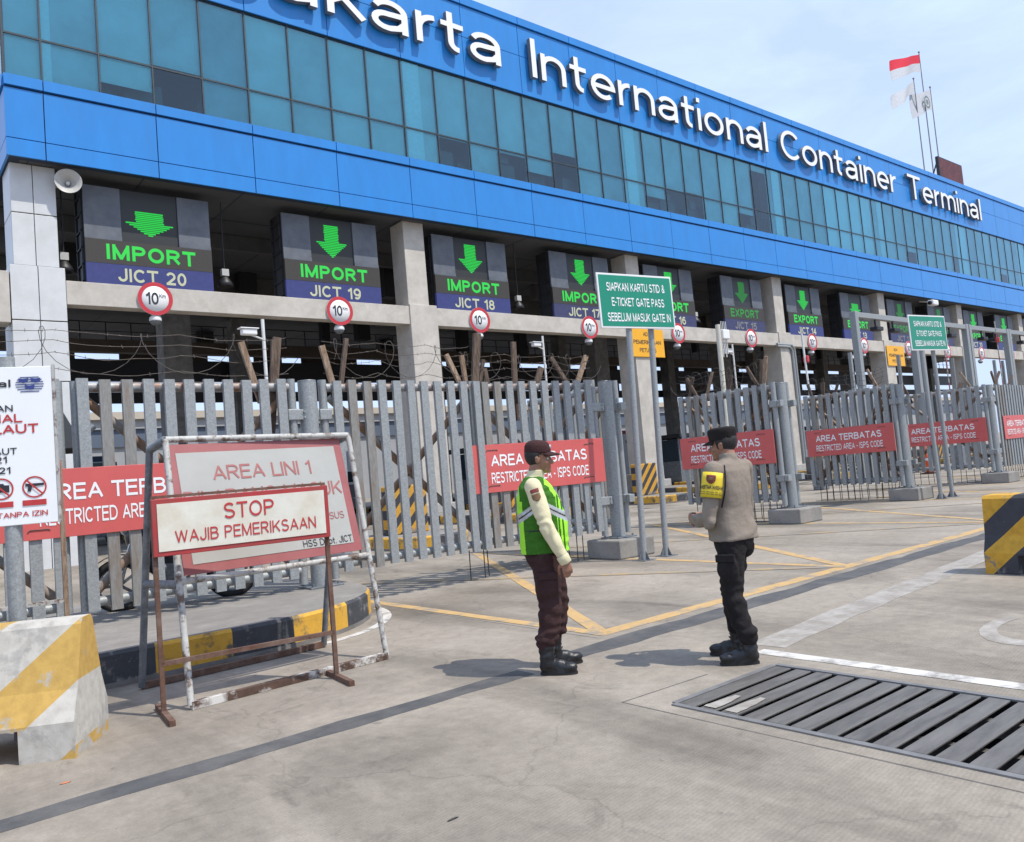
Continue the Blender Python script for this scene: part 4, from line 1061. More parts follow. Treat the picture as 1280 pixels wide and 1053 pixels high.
# ================================================================== GREEN SIGNS ON TWIN POLES
def green_sign(label, x0, y, wd, lean, dx):
    t = thing("green_sign", label, "road sign", (x0, y, 0), 0, "green SIAPKAN KARTU signs on twin poles")
    for q in (0, dx):
        g = MB(); g.tube([(q,0,.012),(q+lean,0,4.42)], .048, 14); po = g.build("pole", GALV, t)
        g = MB(); g.box(q-.13, q+.13, -.13, .13, 0, .012)
        for a in (0, 1, 2, 3):
            c, s = math.cos(a*math.pi/2), math.sin(a*math.pi/2)
            g.add([(q+c*.045,s*.045,.012),(q+c*.12,s*.12,.012),(q+c*.045,s*.045,.15)], [(0,1,2)])
        g.build("pole_base", GALV_DARK, po)
    L = Matrix.Translation((dx/2+lean*.92-(.12 if lean > 0 else 0), -.075, 4.02)) @ Matrix.Rotation(R(-6), 4, 'Z') @ Matrix.Rotation(-R(.8), 4, 'Y')
    g = MB(); g.M = L; g.bbox(-wd/2, wd/2, -.012, .012, -.43, .43, .005); g.build("border", WHITE, t)
    g = MB(); g.M = L; g.box(-wd/2+.03, wd/2-.03, -.016, -.0125, -.40, .40); g.build("face", GREEN, t)
    g = MB(); g.M = L
    put_text(g, "SIAPKAN KARTU STID &", 0, .15, 1.22, .135, -.020, .022, align='C'); put_text(g, "E-TICKET GATE PASS", .02, -.085, 1.10, .135, -.020, .022, align='C'); put_text(g, "SEBELUM MASUK GATE IN", .02, -.325, 1.32, .135, -.020, .022, align='C')
    g.build("lettering", SIGNW, t)
    g = MB(); g.M = L
    for zz in (-.25, .25): g.box(-wd/2+.1, wd/2-.1, .013, .035, zz-.03, zz+.03)
    g.build("bracket", GALV_DARK, t)
green_sign("green SIAPKAN KARTU STID sign on twin poles beside the guard in the green vest", 9.36, 8.52, 1.56, .19, .52)
green_sign("farther, small looking green SIAPKAN KARTU STID sign on twin poles near the right edge", 20.2, 8.72, 1.60, -.15, .62)

# ================================================================== LEFT: white board, notice stands, barrier
t = thing("white_notice_board", "white warning notice board on a thick grey pole at the left edge of the picture", "sign", (.84, 6.47, 0), R(-19))
g = MB(); g.tube([(.0,.06,0),(0,.06,2.60)], .055, 16); g.build("pole", GALV, t)
g = MB(); g.bbox(-.95, .285, 0, .03, 1.435, 2.525, .004); bo = g.build("board", SIGNW, t)
g = MB(); g.box(.286, .302, -.004, .036, 1.43, 2.535); g.build("edge_trim", WHITE_RUST, t)
g = MB()
for s, xr, z, c_, w in (("nal",.034,2.385,.052,.135),("AN",.041,2.215,.046,.10),("LAUT",.054,1.92,.045,.175),("21",-.008,1.863,.046,.07),("021",.010,1.79,.046,.115)):
    put_text(g, s, xr, z, w, c_, -.004, .026, align='R')
g.build("black_lettering", BLACKTXT, bo)
g = MB()
for s, xr, z, c_, w in (("NAL",.095,2.138,.060,.19),("I LAUT",.19,2.062,.064,.33)):
    put_text(g, s, xr, z, w, c_, -.004, .032, align='R')
put_text(g, "AN TANPA IZIN", .222, 1.488, .40, .037, -.004, .026, align='R')
g.build("red_lettering", REDTXT, bo)
for cx, nm in ((-.05, "camera_prohibition_mark"), (.149, "gun_prohibition_mark")):
    g = MB(); disc(g, (cx,1.688), .074, -.004, 32, r0=.064)
    g.add([(cx-.053,-.0085,1.735),(cx-.045,-.0085,1.743),(cx+.053,-.0085,1.641),(cx+.045,-.0085,1.633)], [(0,1,2,3)]); g.box(cx-.075, cx+.068, -.005, -.001, 1.562, 1.60)
    g.build(nm, REDTXT, bo)
g = MB(); g.prism([(.095,1.712),(.206,1.712),(.206,1.696),(.134,1.693),(.127,1.658),(.106,1.658),(.112,1.691),(.095,1.696)], -.006, -.001); g.build("gun_pictogram", BLACKTXT, bo)
g = MB(); g.prism([(-.10,1.665),(-.002,1.665),(-.002,1.712),(-.03,1.712),(-.038,1.724),(-.062,1.724),(-.07,1.712),(-.10,1.712)], -.006, -.001); g.build("camera_pictogram", BLACKTXT, bo)
g = MB()     # striped globe emblem with three dark shapes
for k in range(7):
    z = 2.450-.0165*k; hw = .086*math.sqrt(max(.05, 1-((k-3)/4.0)**2)); g.box(.149-hw, .149+hw, -.004, -.0005, z-.0022, z+.0022)
for cx, cz in ((.112,2.428),(.186,2.428),(.149,2.380)): g.prism([(cx-.030,cz+.016),(cx,cz+.009),(cx+.030,cz+.016),(cx+.026,cz-.010),(cx,cz-.018),(cx-.026,cz-.010)], -.008, -.0045)
g.build("emblem", NAVY, bo)

# small board stand behind it
t = thing("small_notice_stand", "small rusty red bordered notice stand half hidden behind the white notice board", "sign", (.95, 7.75, .30))
g = MB(); g.bbox(-.78, .43, -.02, .02, 1.22, 1.62, .006); bo = g.build("border", REDFADE, t)
g = MB(); g.box(-.73, .38, -.026, -.021, 1.27, 1.57); g.build("face", SIGNG_OLD, bo)
for x in (-.76, .43):
    g = MB(); g.bar((x,.03,.0), (x,.03,1.64), .035, .035); g.build("leg", WOOD, t)
g = MB(); g.bar((-.78,.03,.46), (.43,.03,.46), .03, .03); g.build("crossbar", WHITE_RUST, t)

# large A-frame notice
t = thing("large_notice_frame", "large faded AREA LINI 1 notice on a white tubular A-frame", "sign", (2.7, 6.8, 0))
def rel(p): return (p[0]-2.7, p[1]-6.8, p[2])
BLp, BRp, TLp, TRp = (1.86,6.18,.03), (3.535,6.28,.03), (1.945,6.72,2.0), (3.575,6.76,1.98)
lerp = lambda a, b, u: tuple(a[i]+(b[i]-a[i])*u for i in range(3))
for a, b in ((BLp,TLp),(BRp,TRp)):
    g = MB(); g.tube([rel(a), rel(b)], .025, 12); g.build("front_leg", WHITE_RUST, t)
g = MB(); g.tube([rel(TLp), rel(TRp)], .026, 12); g.build("top_bar", WHITE_RUST, t)
g = MB(); g.tube([rel(lerp(BLp,TLp,.44)), rel(lerp(BRp,TRp,.44))], .024, 12); g.build("middle_bar", WHITE_RUST, t)
g = MB(); g.bar(rel(BLp), rel(BRp), .055, .055); g.build("bottom_bar", mat("rusty_channel_with_white_paint", (0.09,0.05,0.035), .8, 0, .35, 12, (0.6,0.58,0.54), .42, 4.0, .1), t)
for a, b in (((1.80,7.24,0.02),(1.86,6.86,1.93)),((3.46,7.33,0.02),(3.52,6.9,1.93))):
    g = MB(); g.tube([rel(a), rel(b)], .028, 12); g.build("rear_leg", GALV_DARK, t)
for a, b in (((1.86,6.86,1.93),TLp),((3.52,6.9,1.93),TRp),((1.83,7.07,.86),lerp(BLp,TLp,.43)),((3.49,7.13,.86),lerp(BRp,TRp,.43))):
    g = MB(); g.tube([rel(a), rel(b)], .034, 12); g.build("link_tube", GALV_DARK, t)
g = MB(); g.bar(rel((1.80,7.24,.03)), rel((3.46,7.33,.03)), .05, .05); g.build("rear_bar", RUST, t)
# panel lies in the sloping plane of the front legs
o = Vector(rel(lerp(BLp,TLp,.445))) ; ux = (Vector(BRp)-Vector(BLp)).normalized(); uz = (Vector(TLp)-Vector(BLp)).normalized(); uy = uz.cross(ux).normalized()
uz = ux.cross(uy).normalized()*1.0
if uy.y < 0: uy = -uy
PM = Matrix(((ux.x,uy.x,uz.x,o.x),(ux.y,uy.y,uz.y,o.y),(ux.z,uy.z,uz.z,o.z),(0,0,0,1)))
if PM.to_3x3().determinant() < 0: uz = -uz
pw, ph = 1.615, 1.085
g = MB(); g.M = PM; g.box(.045, pw, -.008, .006, .03, ph); pn = g.build("panel", REDFADE, t)
g = MB(); g.M = PM; g.box(.045+.075, pw-.075, -.012, -.0085, .03+.075, ph-.075); g.build("panel_face", SIGNG_OLD, pn)
g = MB(); g.M = PM
put_text(g, "AREA LINI 1", .83, .765, .88, .125, -.016, .010, align='C'); put_text(g, "DILARANG MASUK", .83, .56, 1.40, .125, -.016, .010, align='C')
put_text(g, "KHUSUS", 1.20, .335, .30, .065, -.016, .002, align='L')
g.build("red_lettering", REDFADETXT, pn)
g = MB(); g.M = PM; put_text(g, "HSS Dept. JICT", 1.055, .118, .475, .060, -.016, .004, align='L'); g.build("black_lettering", BLACKTXT, pn)

# STOP stand
t = thing("stop_stand", "cream STOP WAJIB PEMERIKSAAN board with red border on rusty legs", "sign", (2.3, 6.07, 0), math.atan2(-.15, 1.26))
hw = .636
g = MB(); g.bbox(-hw-.015, hw+.015, -.018, .018, 1.12, 1.53, .004); bo = g.build("border", BORDERRED, t)
g = MB(); g.box(-hw+.02, hw-.02, -.024, -.0185, 1.155, 1.495); g.build("face", SIGNW_OLD, bo)
g = MB(); put_text(g, "STOP", .03, 1.345, .37, .118, -.028, .012, align='C', space=1.05); put_text(g, "WAJIB PEMERIKSAAN", .015, 1.205, 1.04, .092, -.028, .008, align='C', space=1.05); g.build("lettering", REDTXT, bo)
for s in (-1, 1):
    g = MB(); g.bar((s*hw,.035,.03), (s*hw,.035,1.535), .032, .032); le = g.build("leg", RUST, t)
    g = MB(); g.bar((s*hw,-.30,.02), (s*hw,.30,.02), .04, .04); g.build("foot", RUST, le)
g = MB(); g.bar((-hw,.035,.365), (hw,.035,.365), .032, .032); g.build("crossbar", RUST, t)
g = MB(); g.bar((-hw-.01,.035,1.545), (hw+.01,.035,1.545), .03, .02); g.build("top_bar", RUST, t)

# concrete jersey barriers
def jersey(label, loc, rz, length, m, tall, slot, name="jersey_barrier", bw=.30, tw=.10):
    t = thing(name, label, "barrier", loc, rz, "striped concrete road barriers")
    prof = [(-bw,0),(bw,0),(bw,.22),(bw*.70,.40),(tw,tall-.035),(tw-.03,tall),(-tw+.03,tall),(-tw,tall-.035),(-bw*.70,.40),(-bw,.22)]
    g = MB()
    xs = [0] + ([.32, .32+.55] if slot else []) + ([length-.87, length-.32] if slot else []) + [length]
    def seg_(x0, x1, z0):
        poly = [(a, max(b, z0)) for a, b in prof]
        n = len(poly); vs = []; M = max(1, int((x1-x0)/.2))
        for k in range(M+1):
            x = x0+(x1-x0)*k/M
            for a, b in poly: vs.append((-x, a + .006*noise.noise((x*5, a*9, b*9)), b))
        fs = [tuple(range(n)), tuple(reversed(range(M*n, (M+1)*n)))]
        for k in range(M):
            for i in range(n): fs.append((k*n+i, k*n+(i+1) % n, (k+1)*n+(i+1) % n, (k+1)*n+i))
        g.add(vs, fs)
    for i in range(len(xs)-1): seg_(xs[i], xs[i+1], .20 if (slot and i in (1, 3)) else 0.0)
    g.build("body", m, t, weld=False)
    g = MB(); g.tube([(-length*.3,0,tall-.02),(-length*.3,0,tall+.05),(-length*.3-.12,0,tall+.05),(-length*.3-.12,0,tall-.02)], .012, 6); g.build("lifting_loop", RUST, t)
    return t
YW = stripe_mat("yellow_white_barrier_paint", (0.54,0.34,0.085), (0.53,0.505,0.45), (1.0, 0.0, -1.15), 0.86, 0.10, (0.42,0.40,0.365), 0.10)
YB = stripe_mat("black_yellow_barrier_paint", (0.60,0.33,0.03), (0.045,0.047,0.055), (1.0, 0.0, 1.05), 0.62, 0.06, (0.20,0.19,0.18), 0.12)
jersey("white concrete barrier with diagonal yellow stripes at the left edge", (1.17, 5.955, 0), R(-30.5), 2.6, YW, .815, True)
jersey("black concrete barrier with diagonal yellow stripes at the right edge", (9.60, 3.66, 0), R(90), 2.6, YB, .82, True, bw=.27, tw=.16)

# ================================================================== LANE EQUIPMENT
# crash blocks with diagonal stripes on the island noses
CB = stripe_mat("striped_crash_block_paint", (0.58,0.30,0.03), (0.04,0.042,0.05), (1.0, 0.0, -0.9), 0.40, 0.05, (0.22,0.2,0.18), 0.2)
for i, (x, y) in enumerate([(10.25,16.8),(16.4,19.8),(22.4,20.0),(28.55,20.0),(34.5,20.0),(40.6,20.0),(46.6,20.0)]):
    where = ["behind the gate leaf right of the large notice frame", "behind the gate leaf at the guard's back", "left of the khaki officer's head, beyond the gates", "beyond the leaf behind the khaki officer", "beyond the leaf with the unobstructed dark red board", "beyond the farther green sign's left pole", "beyond the farther green sign's right pole"][i]
    t = thing("crash_block", "striped crash block " + where, "barrier", (x, y, .28), 0, "striped crash blocks on the island noses")
    g = MB(); g.bbox(-.55, .55, -.14, .14, 0, 1.15, .03); g.build("plate", CB, t)
    g = MB(); g.bbox(-.35, .35, .14, .6, 0, .8, .03); g.build("base", CONC_DARK, t)
# booths
for i, (x, y) in enumerate([(10.3,27.5),(22.4,27.5),(34.5,27.5),(46.6,27.5)]):
    where = ["the gate leaf beside the large notice frame", "the open gate right of the nearer green sign", "the leaf with the unobstructed dark red board", "the farther green sign"][i]
    t = thing("gate_booth", "dark toll booth beyond " + where, "booth", (x, y, .28), 0, "toll booths on the lane islands")
    g = MB(); g.bbox(-.8, .8, 0, 3.2, 0, 1.1, .02); g.build("lower_wall", GALV_DARK, t)
    g = MB(); g.box(-.78, .78, .02, 3.18, 1.102, 2.25); g.build("glazing", GLASSD, t)
    g = MB()
    for a in (-.8, .74):
        for b in (0, 1.55, 3.14): g.box(a, a+.06, b, b+.06, 1.102, 2.3)
    g.build("posts", GALV_DARK, t)
    g = MB(); g.bbox(-1.05, 1.05, -.35, 3.5, 2.31, 2.52, .03); g.build("roof", BLACK, t)
# slim camera poles
for i, (x, y, zt, z0) in enumerate([(8.62,20.6,6.15,0),(22.0,24.4,6.95,.28),(34.6,24.2,7.0,.28),(46.8,24.2,7.0,.28)]):
    where = ["above the gate leaf behind the large notice frame", "above the gate leaf behind the guard", "above the leaf with the unobstructed dark red board", "behind the farther green sign"][i]
    t = thing("camera_pole", "slim pole with a white camera " + where, "camera", (x, y, z0), 0, "camera poles in the lanes")
    g = MB(); g.tube([(0,0,0),(0,0,zt-z0)], .045, 10); g.build("pole", LIGHTW, t)
    g = MB(); g.tube([(0,0,zt-z0-.55),(-.35,-.05,zt-z0-.45)], .025, 8); g.build("arm", LIGHTW, t)
    g = MB(); g.bbox(-.62, -.22, -.16, .04, zt-z0-.46, zt-z0-.30, .03); g.bbox(-.68, -.18, -.19, .07, zt-z0-.30, zt-z0-.27, .01); g.build("camera_body", WHITE, t)
t = thing("antenna_mast", "tall cream mast with white boxes and cables rising behind the khaki officer's gate leaf", "mast", (20.75, 15.0, 0))
g = MB(); g.tube([(-.02,0,0),(.05,0,5.5)], .075, 12); g.build("mast", mat("cream_paint", (.6,.57,.48), .5, 0, .1, 4), t)
g = MB(); g.bbox(.16, .5, -.1, .1, 5.05, 5.35, .03); g.build("equipment_box", WHITE, t)
g = MB()
for k in range(4): g.tube([(.2+.08*k,0,5.06),(.2+.08*k,0,4.5+.1*(k % 2))], .018, 6); g.tube([(.22+.08*k,0,5.34),(.22+.08*k,0,5.62)], .012, 6)
g.build("cables", LIGHTW, t)
for i, (x, y, top) in enumerate([(26.05,15.2,5.5),(37.4,15.2,6.6),(44.0,15.4,6.9)]):
    where = ["in front of the JICT 14 speed sign", "behind the farther green sign", "near the right edge of the gates"][i]
    t = thing("lane_barrier_pole", "raised thin red and white barrier arm " + where, "barrier arm", (x, y, 0), 0, "raised barrier arms")
    g = MB()
    for k in range(10): g.tube([(-.02*k,0,1+ (top-1)*k/10),(-.02*(k+1),0,1+(top-1)*(k+1)/10)], .035 if i == 0 else .028, 8, mi=k % 2)
    g.build("arm", [WHITE, LIGHTW] if i == 0 else [REDFADE, WHITE_RUST], t)
    g = MB(); g.bbox(-.2, .2, -.2, .2, 0, 1.05, .03); g.build("motor_box", ORANGE if i == 5 else GALV_DARK, t)
    g = MB(); g.bbox(-.16, .0, -.09, .09, top-1.05, top-.8, .04); g.build("signal_head", RED, t)
# galvanised goal-post frames over the far lanes
for i, (xa, xb) in enumerate([(31.2,36.2),(36.75,41.75),(42.1,46.8),(47.1,52.0)]):
    where = ["left of the farther green sign", "directly behind the farther green sign", "right of the farther green sign", "cut by the right edge of the picture"][i]
    t = thing("lane_gantry", "pale steel goal-post frame " + where, "gantry", ((xa+xb)/2, 16, 0), 0, "goal-post frames over the far lanes")
    hw_ = (xb-xa)/2
    for s in (-1, 1):
        g = MB(); g.bbox(s*hw_-.13, s*hw_+.13, -.13, .13, 0, 6.75, .02); g.build("post", GALV, t)
        g = MB(); g.box(s*(hw_-.42)-.06, s*(hw_-.42)+.06, .5, .62, 0, 5.2); g.build("inner_post", GALV, t)
    g = MB(); g.bbox(-hw_+.135, hw_-.135, -.11, .11, 6.5, 6.72, .02); g.build("crossbar", GALV, t)
    for q in (-.8, .7):
        g = MB(); g.box(q-.03, q+.03, -.03, .03, 6.2, 6.499); g.bbox(q-.28, q+.28, -.2, .12, 6.03, 6.2, .03); g.build("sensor", BLACK, t)
# conduits on a column
t = thing("pipe_conduits", "pair of grey conduits bending down a column front right of the khaki officer", "pipe", (40.68, 24.86, 0))
g = MB()
for q in (0, .22): g.tube([(-1.0,0,7.2+q*.5),(.2+q,0,7.2+q*.5),(.42+q,0,7.05+q*.3),(.45+q,0,6.6),(.45+q,0,.3)], .075, 8)
g.build("pipes", GALV, t)
# flood camera on the column at far right
t = thing("far_camera", "white bullet camera on an arm under the fascia above the farther green sign", "camera", (58.6, 24.3, 10.55))
g = MB(); g.tube([(0,.9,.5),(0,.2,.3)], .05, 8); g.build("arm", LIGHTW, t)
g = MB(); g.bbox(-.5, .35, -.25, .2, 0, .38, .08); g.build("housing", WHITE, t)
g = MB(); g.lathe([(0,.0),(.14,.0),(.14,.06),(0,.06)], 12, axis='X', c=(-.56,-.02,.18)); g.build("lens", BLACK, t)

# traffic cone
t = thing("traffic_cone", "tall orange traffic cone beyond the poles of the farther green sign", "traffic cone", (34.3, 15.15, 0))
g = MB(); g.lathe([(.02,1.15),(.05,1.15),(.19,.05),(.16,.05)], 18); g.build("cone", ORANGE, t)
g = MB(); g.lathe([(.099,.75),(.128,.55)], 18); g.build("reflective_band", WHITE, t)
g = MB(); g.bbox(-.26, .26, -.26, .26, 0, .05, .02); g.build("base", BLACK, t)

# truck waiting in a lane
def wheel(par, x, y, r, w):
    g = MB(); g.lathe([(r*.55,-w/2),(r*.9,-w/2),(r,-w*.3),(r,w*.3),(r*.9,w/2),(r*.55,w/2)], 24, axis='X', c=(x,y,r)); q = g.build("wheel", RUBBER, par)
    g = MB(); g.lathe([(0,-w*.35),(r*.3,-w*.4),(r*.55,-w*.45),(r*.56,w*.45),(r*.3,w*.4),(0,w*.35)], 18, axis='X', c=(x,y,r)); g.build("rim", GALV_DARK, q)
CONT1 = mat("dark_blue_container", (0.03, 0.05, 0.09), .6, 0, .15, 2); CONT2 = mat("grey_container", (0.16, 0.165, 0.17), .6, 0, .15, 2); CABD = mat("dark_green_cab", (0.03, 0.06, 0.055), .4, 0, .1, 3)
for label, x, y, pc, pg, pk in (("white and red container truck waiting in a lane beyond the open gate", 41.2, 36.0, TRUCKW, TRUCKR, TRUCKR),
        ("dark green truck in the JICT 19 lane, glimpsed between the pickets beside the large notice", 13.5, 33.0, CABD, BLACK, CONT1),
        ("white truck with a grey container in the JICT 18 lane, glimpsed behind the guard", 19.5, 38.0, TRUCKW, CONT2, CONT2),
        ("dark truck in the JICT 20 lane, glimpsed through the leaf behind the notice stands", 7.3, 36.0, CABD, CONT2, CONT1)):
    t = thing("container_truck", label, "truck", (x, y, 0), 0, "trucks in the lanes")
    g = MB(); g.prism([(0.0,.55),(-.12,1.7),(.12,3.35),(1.9,3.5),(1.9,.55)], -1.2, 1.2, plane='YZ'); g.build("cab", pc, t)
    g = MB(); g.prism([(-.125,1.75),(.10,2.9),(.085,2.9),(-.14,1.75)], -1.05, 1.05, plane='YZ'); g.build("windscreen", GLASSD, t)
    g = MB(); g.bbox(-1.21, 1.21, -.14, .1, .95, 1.62, .02); g.build("grille_panel", pg, t)
    g = MB(); g.bbox(-1.23, 1.23, -.2, .2, .35, .9, .04); g.build("bumper", GALV_DARK, t)
    for s in (-1, 1):
        g = MB(); g.bbox(s*.95-.16, s*.95+.16, -.215, -.19, .55, .75, .01); g.build("headlight", LIGHTW, t)
        for yy in (.9, 6.0, 7.3): wheel(t, s*1.02, yy, .5, .32)
    g = MB(); g.bbox(-1.22, 1.22, 2.3, 8.4, 1.15, 3.75, .03); g.build("container", pk, t)
    g = MB(); g.box(-.5, .5, 1.2, 8.3, .75, 1.14); g.build("chassis", BLACK, t)

# black parasol
t = thing("black_parasol", "drooping black canvas parasol just right of the white notice board, beyond the gate", "parasol", (1.75, 12.9, 0))
g = MB(); g.tube([(0,0,0),(.0,0,3.5)], .03, 8); g.build("pole", LIGHTW, t)
g = MB(); n = 8; vs = [(0,0,3.62)]
for k in range(n): vs.append((.62*math.cos(2*math.pi*k/n+.2), .62*math.sin(2*math.pi*k/n+.2), 2.95))
for k in range(n): vs.append((.92*math.cos(2*math.pi*k/n+.2), .92*math.sin(2*math.pi*k/n+.2), 2.33+.03*(k % 2)))
g.add(vs, [(0,k+1,(k+1) % n+1) for k in range(n)]+[(k+1,k+1+n,(k+1) % n+1+n,(k+1) % n+1) for k in range(n)]); c_ = g.build("canopy", CANVAS, t)
mod = c_.modifiers.new("canvas_thickness", 'SOLIDIFY'); mod.thickness = .012
t = thing("bracket_post", "slim cream post with a clamp bracket beyond the gate, right of the black parasol", "post", (2.66, 13.2, 0))
g = MB(); g.bbox(-.06, .06, -.06, .06, 0, 2.75, .01); g.build("post", mat("cream_post_paint", (.55,.52,.45), .5, 0, .1, 4), t)
g = MB(); g.tube([(-.14,-.08,2.5),(.14,-.08,2.72)], .05, 10); g.bbox(-.1, .1, -.12, .1, 2.42, 2.55, .02); g.build("clamp", GALV_DARK, t)

# motorcycle parked on the island behind the gate
t = thing("motorcycle", "black motorcycle parked on the island behind the gate, left of the STOP stand", "motorcycle", (3.0, 10.2, .30), R(166))
def tyre(x, par, r=.29):
    g = MB(); pts = [(x+r*.93*math.cos(a*math.pi/14), 0, r+r*.93*math.sin(a*math.pi/14)) for a in range(29)]
    g.tube(pts, .045, 10, cap=False); w = g.build("wheel", RUBBER, par)
    g = MB(); pts = [(x+r*.78*math.cos(a*math.pi/14), 0, r+r*.78*math.sin(a*math.pi/14)) for a in range(29)]; g.tube(pts, .016, 8, cap=False)
    for k in range(5): g.bar((x, 0, r), (x+r*.78*math.cos(k*1.2566), 0, r+r*.78*math.sin(k*1.2566)), .035, .02, up=(0,1,0))
    g.tube([(x,-.06,r),(x,.06,r)], .03, 10); g.build("rim", GALV_DARK, w)
tyre(.62, t); tyre(-.62, t)
g = MB(); g.tube([(.62,0.07,.29),(.5,.07,.7),(.40,.05,1.0)], .025, 8); g.tube([(.62,-.07,.29),(.5,-.07,.7),(.40,-.05,1.0)], .025, 8); g.build("fork", CHROME, t)
g = MB(); g.tube([(.40,-.34,1.06),(.42,-.12,1.02),(.42,.12,1.02),(.40,.34,1.06)], .016, 8); g.build("handlebar", BIKEB, t)
g = MB(); g.ell((.18,0,.72), (.28,.15,.17), 16, 10); g.ell((.42,0,.84), (.13,.13,.17), 14, 8); g.ell((.0,0,.5), (.36,.12,.2), 16, 8); g.build("body", BIKEB, t)
g = MB(); g.ell((-.28,0,.78), (.40,.13,.075), 16, 8); g.build("seat", RUBBER, t)
g = MB(); g.ell((-.55,0,.66), (.26,.11,.12), 14, 8); g.build("tail", BIKEB, t)
g = MB(); g.bbox(-.14, .2, -.13, .13, .24, .5, .05); g.build("engine", GALV_DARK, t)
g = MB(); g.tube([(.1,.12,.26),(-.3,.15,.26),(-.78,.16,.36)], [.022,.03,.045], 10); g.build("exhaust", CHROME, t)
for x, mm in ((.62, BIKEM), (-.62, BIKEB)):
    g = MB(); vs = []
    for k in range(13):
        a = R(20+140*k/12)
        for w in (-.06, .06): vs.append((x+.36*math.cos(a), w, .29+.36*math.sin(a)))
    g.add(vs, [(2*k,2*k+1,2*k+3,2*k+2) for k in range(12)], 0, True); mg = g.build("mudguard", mm, t)
    md = mg.modifiers.new("mudguard_thickness", 'SOLIDIFY'); md.thickness = .01
g = MB(); g.ell((.53,0,.93), (.06,.075,.07), 12, 8); g.build("headlight", CHROME, t)
g = MB(); g.box(-.87, -.86, -.11, .11, .50, .62); g.build("number_plate", LIGHTW, t)
for s in (-1, 1):
    g = MB(); g.tube([(.40,s*.26,1.05),(.34,s*.30,1.2)], .008, 6); g.ell((.33,s*.31,1.24), (.02,.06,.04), 10, 6); g.build("mirror", BIKEB, t)
# small litter on the paving
for i, (x, y) in enumerate([(.88,5.24),(2.02,3.11)]):
    g = MB(); g.ell((x,y,.003), ((.030,.012,.004) if i == 0 else (.032,.006,.004)), 8, 4); tag(g.build("litter_scrap", [mat("orange_wrapper", (.5,.17,.08), .6), BLACK][i]), ["small orange wrapper on the paving in front of the white and yellow barrier", "small dark twig on the paving near the bottom centre"][i], "litter")

# ================================================================== PEOPLE
SKIN = mat("brown_skin", (0.30, 0.150, 0.092), 0.5, 0, 0.14, 22, (0.23,0.105,0.065), 0.3, 9, 0.4, 0.06, 150)
HAIRM = mat("black_hair", (0.012,0.010,0.010), 0.55, 0, 0.4, 60, bump=0.5, bscale=160)
EYEW = mat("eye_white", (0.6,0.58,0.55), 0.2)
BROWNC = mat("dark_brown_twill", (0.040,0.019,0.019), 0.85, 0, 0.22, 12, (0.058,0.032,0.030), 0.3, 7, 0.4, 0.6, 18, spec=0.2)
BLACKC = mat("black_twill", (0.0125,0.0105,0.0115), 0.85, 0, 0.25, 12, (0.03,0.026,0.026), 0.3, 7, 0.4, 0.6, 18, spec=0.2)
CREAMC = mat("cream_shirt_cotton", (0.66,0.60,0.39), 0.85, 0, 0.08, 9, bump=0.4, bscale=15, spec=0.2)
KHAKIC = mat("grey_khaki_shirt_cotton", (0.245, 0.206, 0.168), 0.85, 0, 0.08, 9, bump=0.45, bscale=16, spec=0.2)
VESTG = mat("green_mesh_vest", (0.040,0.145,0.014), 0.8, 0, 0.18, 30, bump=0.5, bscale=24, spec=0.2)
VESTN = mat("neon_vest_trim", (0.34,0.80,0.03), 0.7, 0, 0.06, 12)
VESTS = mat("silver_reflective_tape", (0.47,0.49,0.50), 0.35, 0.25, 0.08, 20)
VESTK = mat("black_vest_webbing", (0.02,0.025,0.02), 0.8)
BOOTM = mat("black_boot_leather", (0.008,0.009,0.011), 0.42, 0, 0.3, 14, (0.035,0.037,0.042), 0.25, 9, 0.3, 0.15, 40)
SOLEM = mat("boot_sole_rubber", (0.012,0.012,0.013), 0.7)
CAPBR = mat("brown_cap_cloth", (0.050,0.022,0.022), 0.85, 0, 0.15, 12, bump=0.2, bscale=70, spec=0.2)
CAPBK = mat("black_cap_cloth", (0.017,0.014,0.014), 0.85, 0, 0.2, 12, bump=0.2, bscale=70, spec=0.2)
BANDY = mat("yellow_armband", (0.72,0.55,0.03), 0.6, 0, 0.05, 12)
PATCHR = mat("dark_red_patch", (0.20,0.035,0.03), 0.7)
PATCHD = mat("brown_gold_patch", (0.16,0.09,0.04), 0.7, 0, 0.4, 60)

def sm_(x, a, b):
    t = min(1.0, max(0.0, (x-a)/(b-a))); return t*t*(3-2*t)
def remesh(m, name, mats, parent, voxel=.007, smooth=3, disp=None, pick=None):
    """one continuous smooth skin grown over overlapping rounded volumes"""
    o = m.build(name+"_source", mats, None, fix=False)
    r = o.modifiers.new("skin", 'REMESH'); r.mode = 'VOXEL'; r.voxel_size = voxel; r.use_smooth_shade = True
    s = o.modifiers.new("smooth", 'SMOOTH'); s.factor = .5; s.iterations = smooth
    dg = bpy.context.evaluated_depsgraph_get(); dg.update()
    me = bpy.data.meshes.new_from_object(o.evaluated_get(dg)); src = o.data
    bpy.data.objects.remove(o); bpy.data.meshes.remove(src)
    me.name = name
    if disp:
        cs = [v.co.copy() for v in me.vertices]; ns = [v.normal.copy() for v in me.vertices]
        for v, c, n in zip(me.vertices, cs, ns): v.co = c + n*disp(c, n)
    me.materials.clear()
    for q in (mats if isinstance(mats, (list, tuple)) else [mats]): me.materials.append(q)
    for p in me.polygons:
        p.use_smooth = True
        p.material_index = pick(p.center) if pick else 0
    me.update()
    ob = bpy.data.objects.new(name, me); COL.objects.link(ob)
    if parent is not None: ob.parent = parent
    return ob
def limb(m, pts, rs, seg=16):
    m.tube(pts, list(rs), seg)
    for p, r in zip(pts, rs): m.ell(p, (r, r, r), 14, 8)
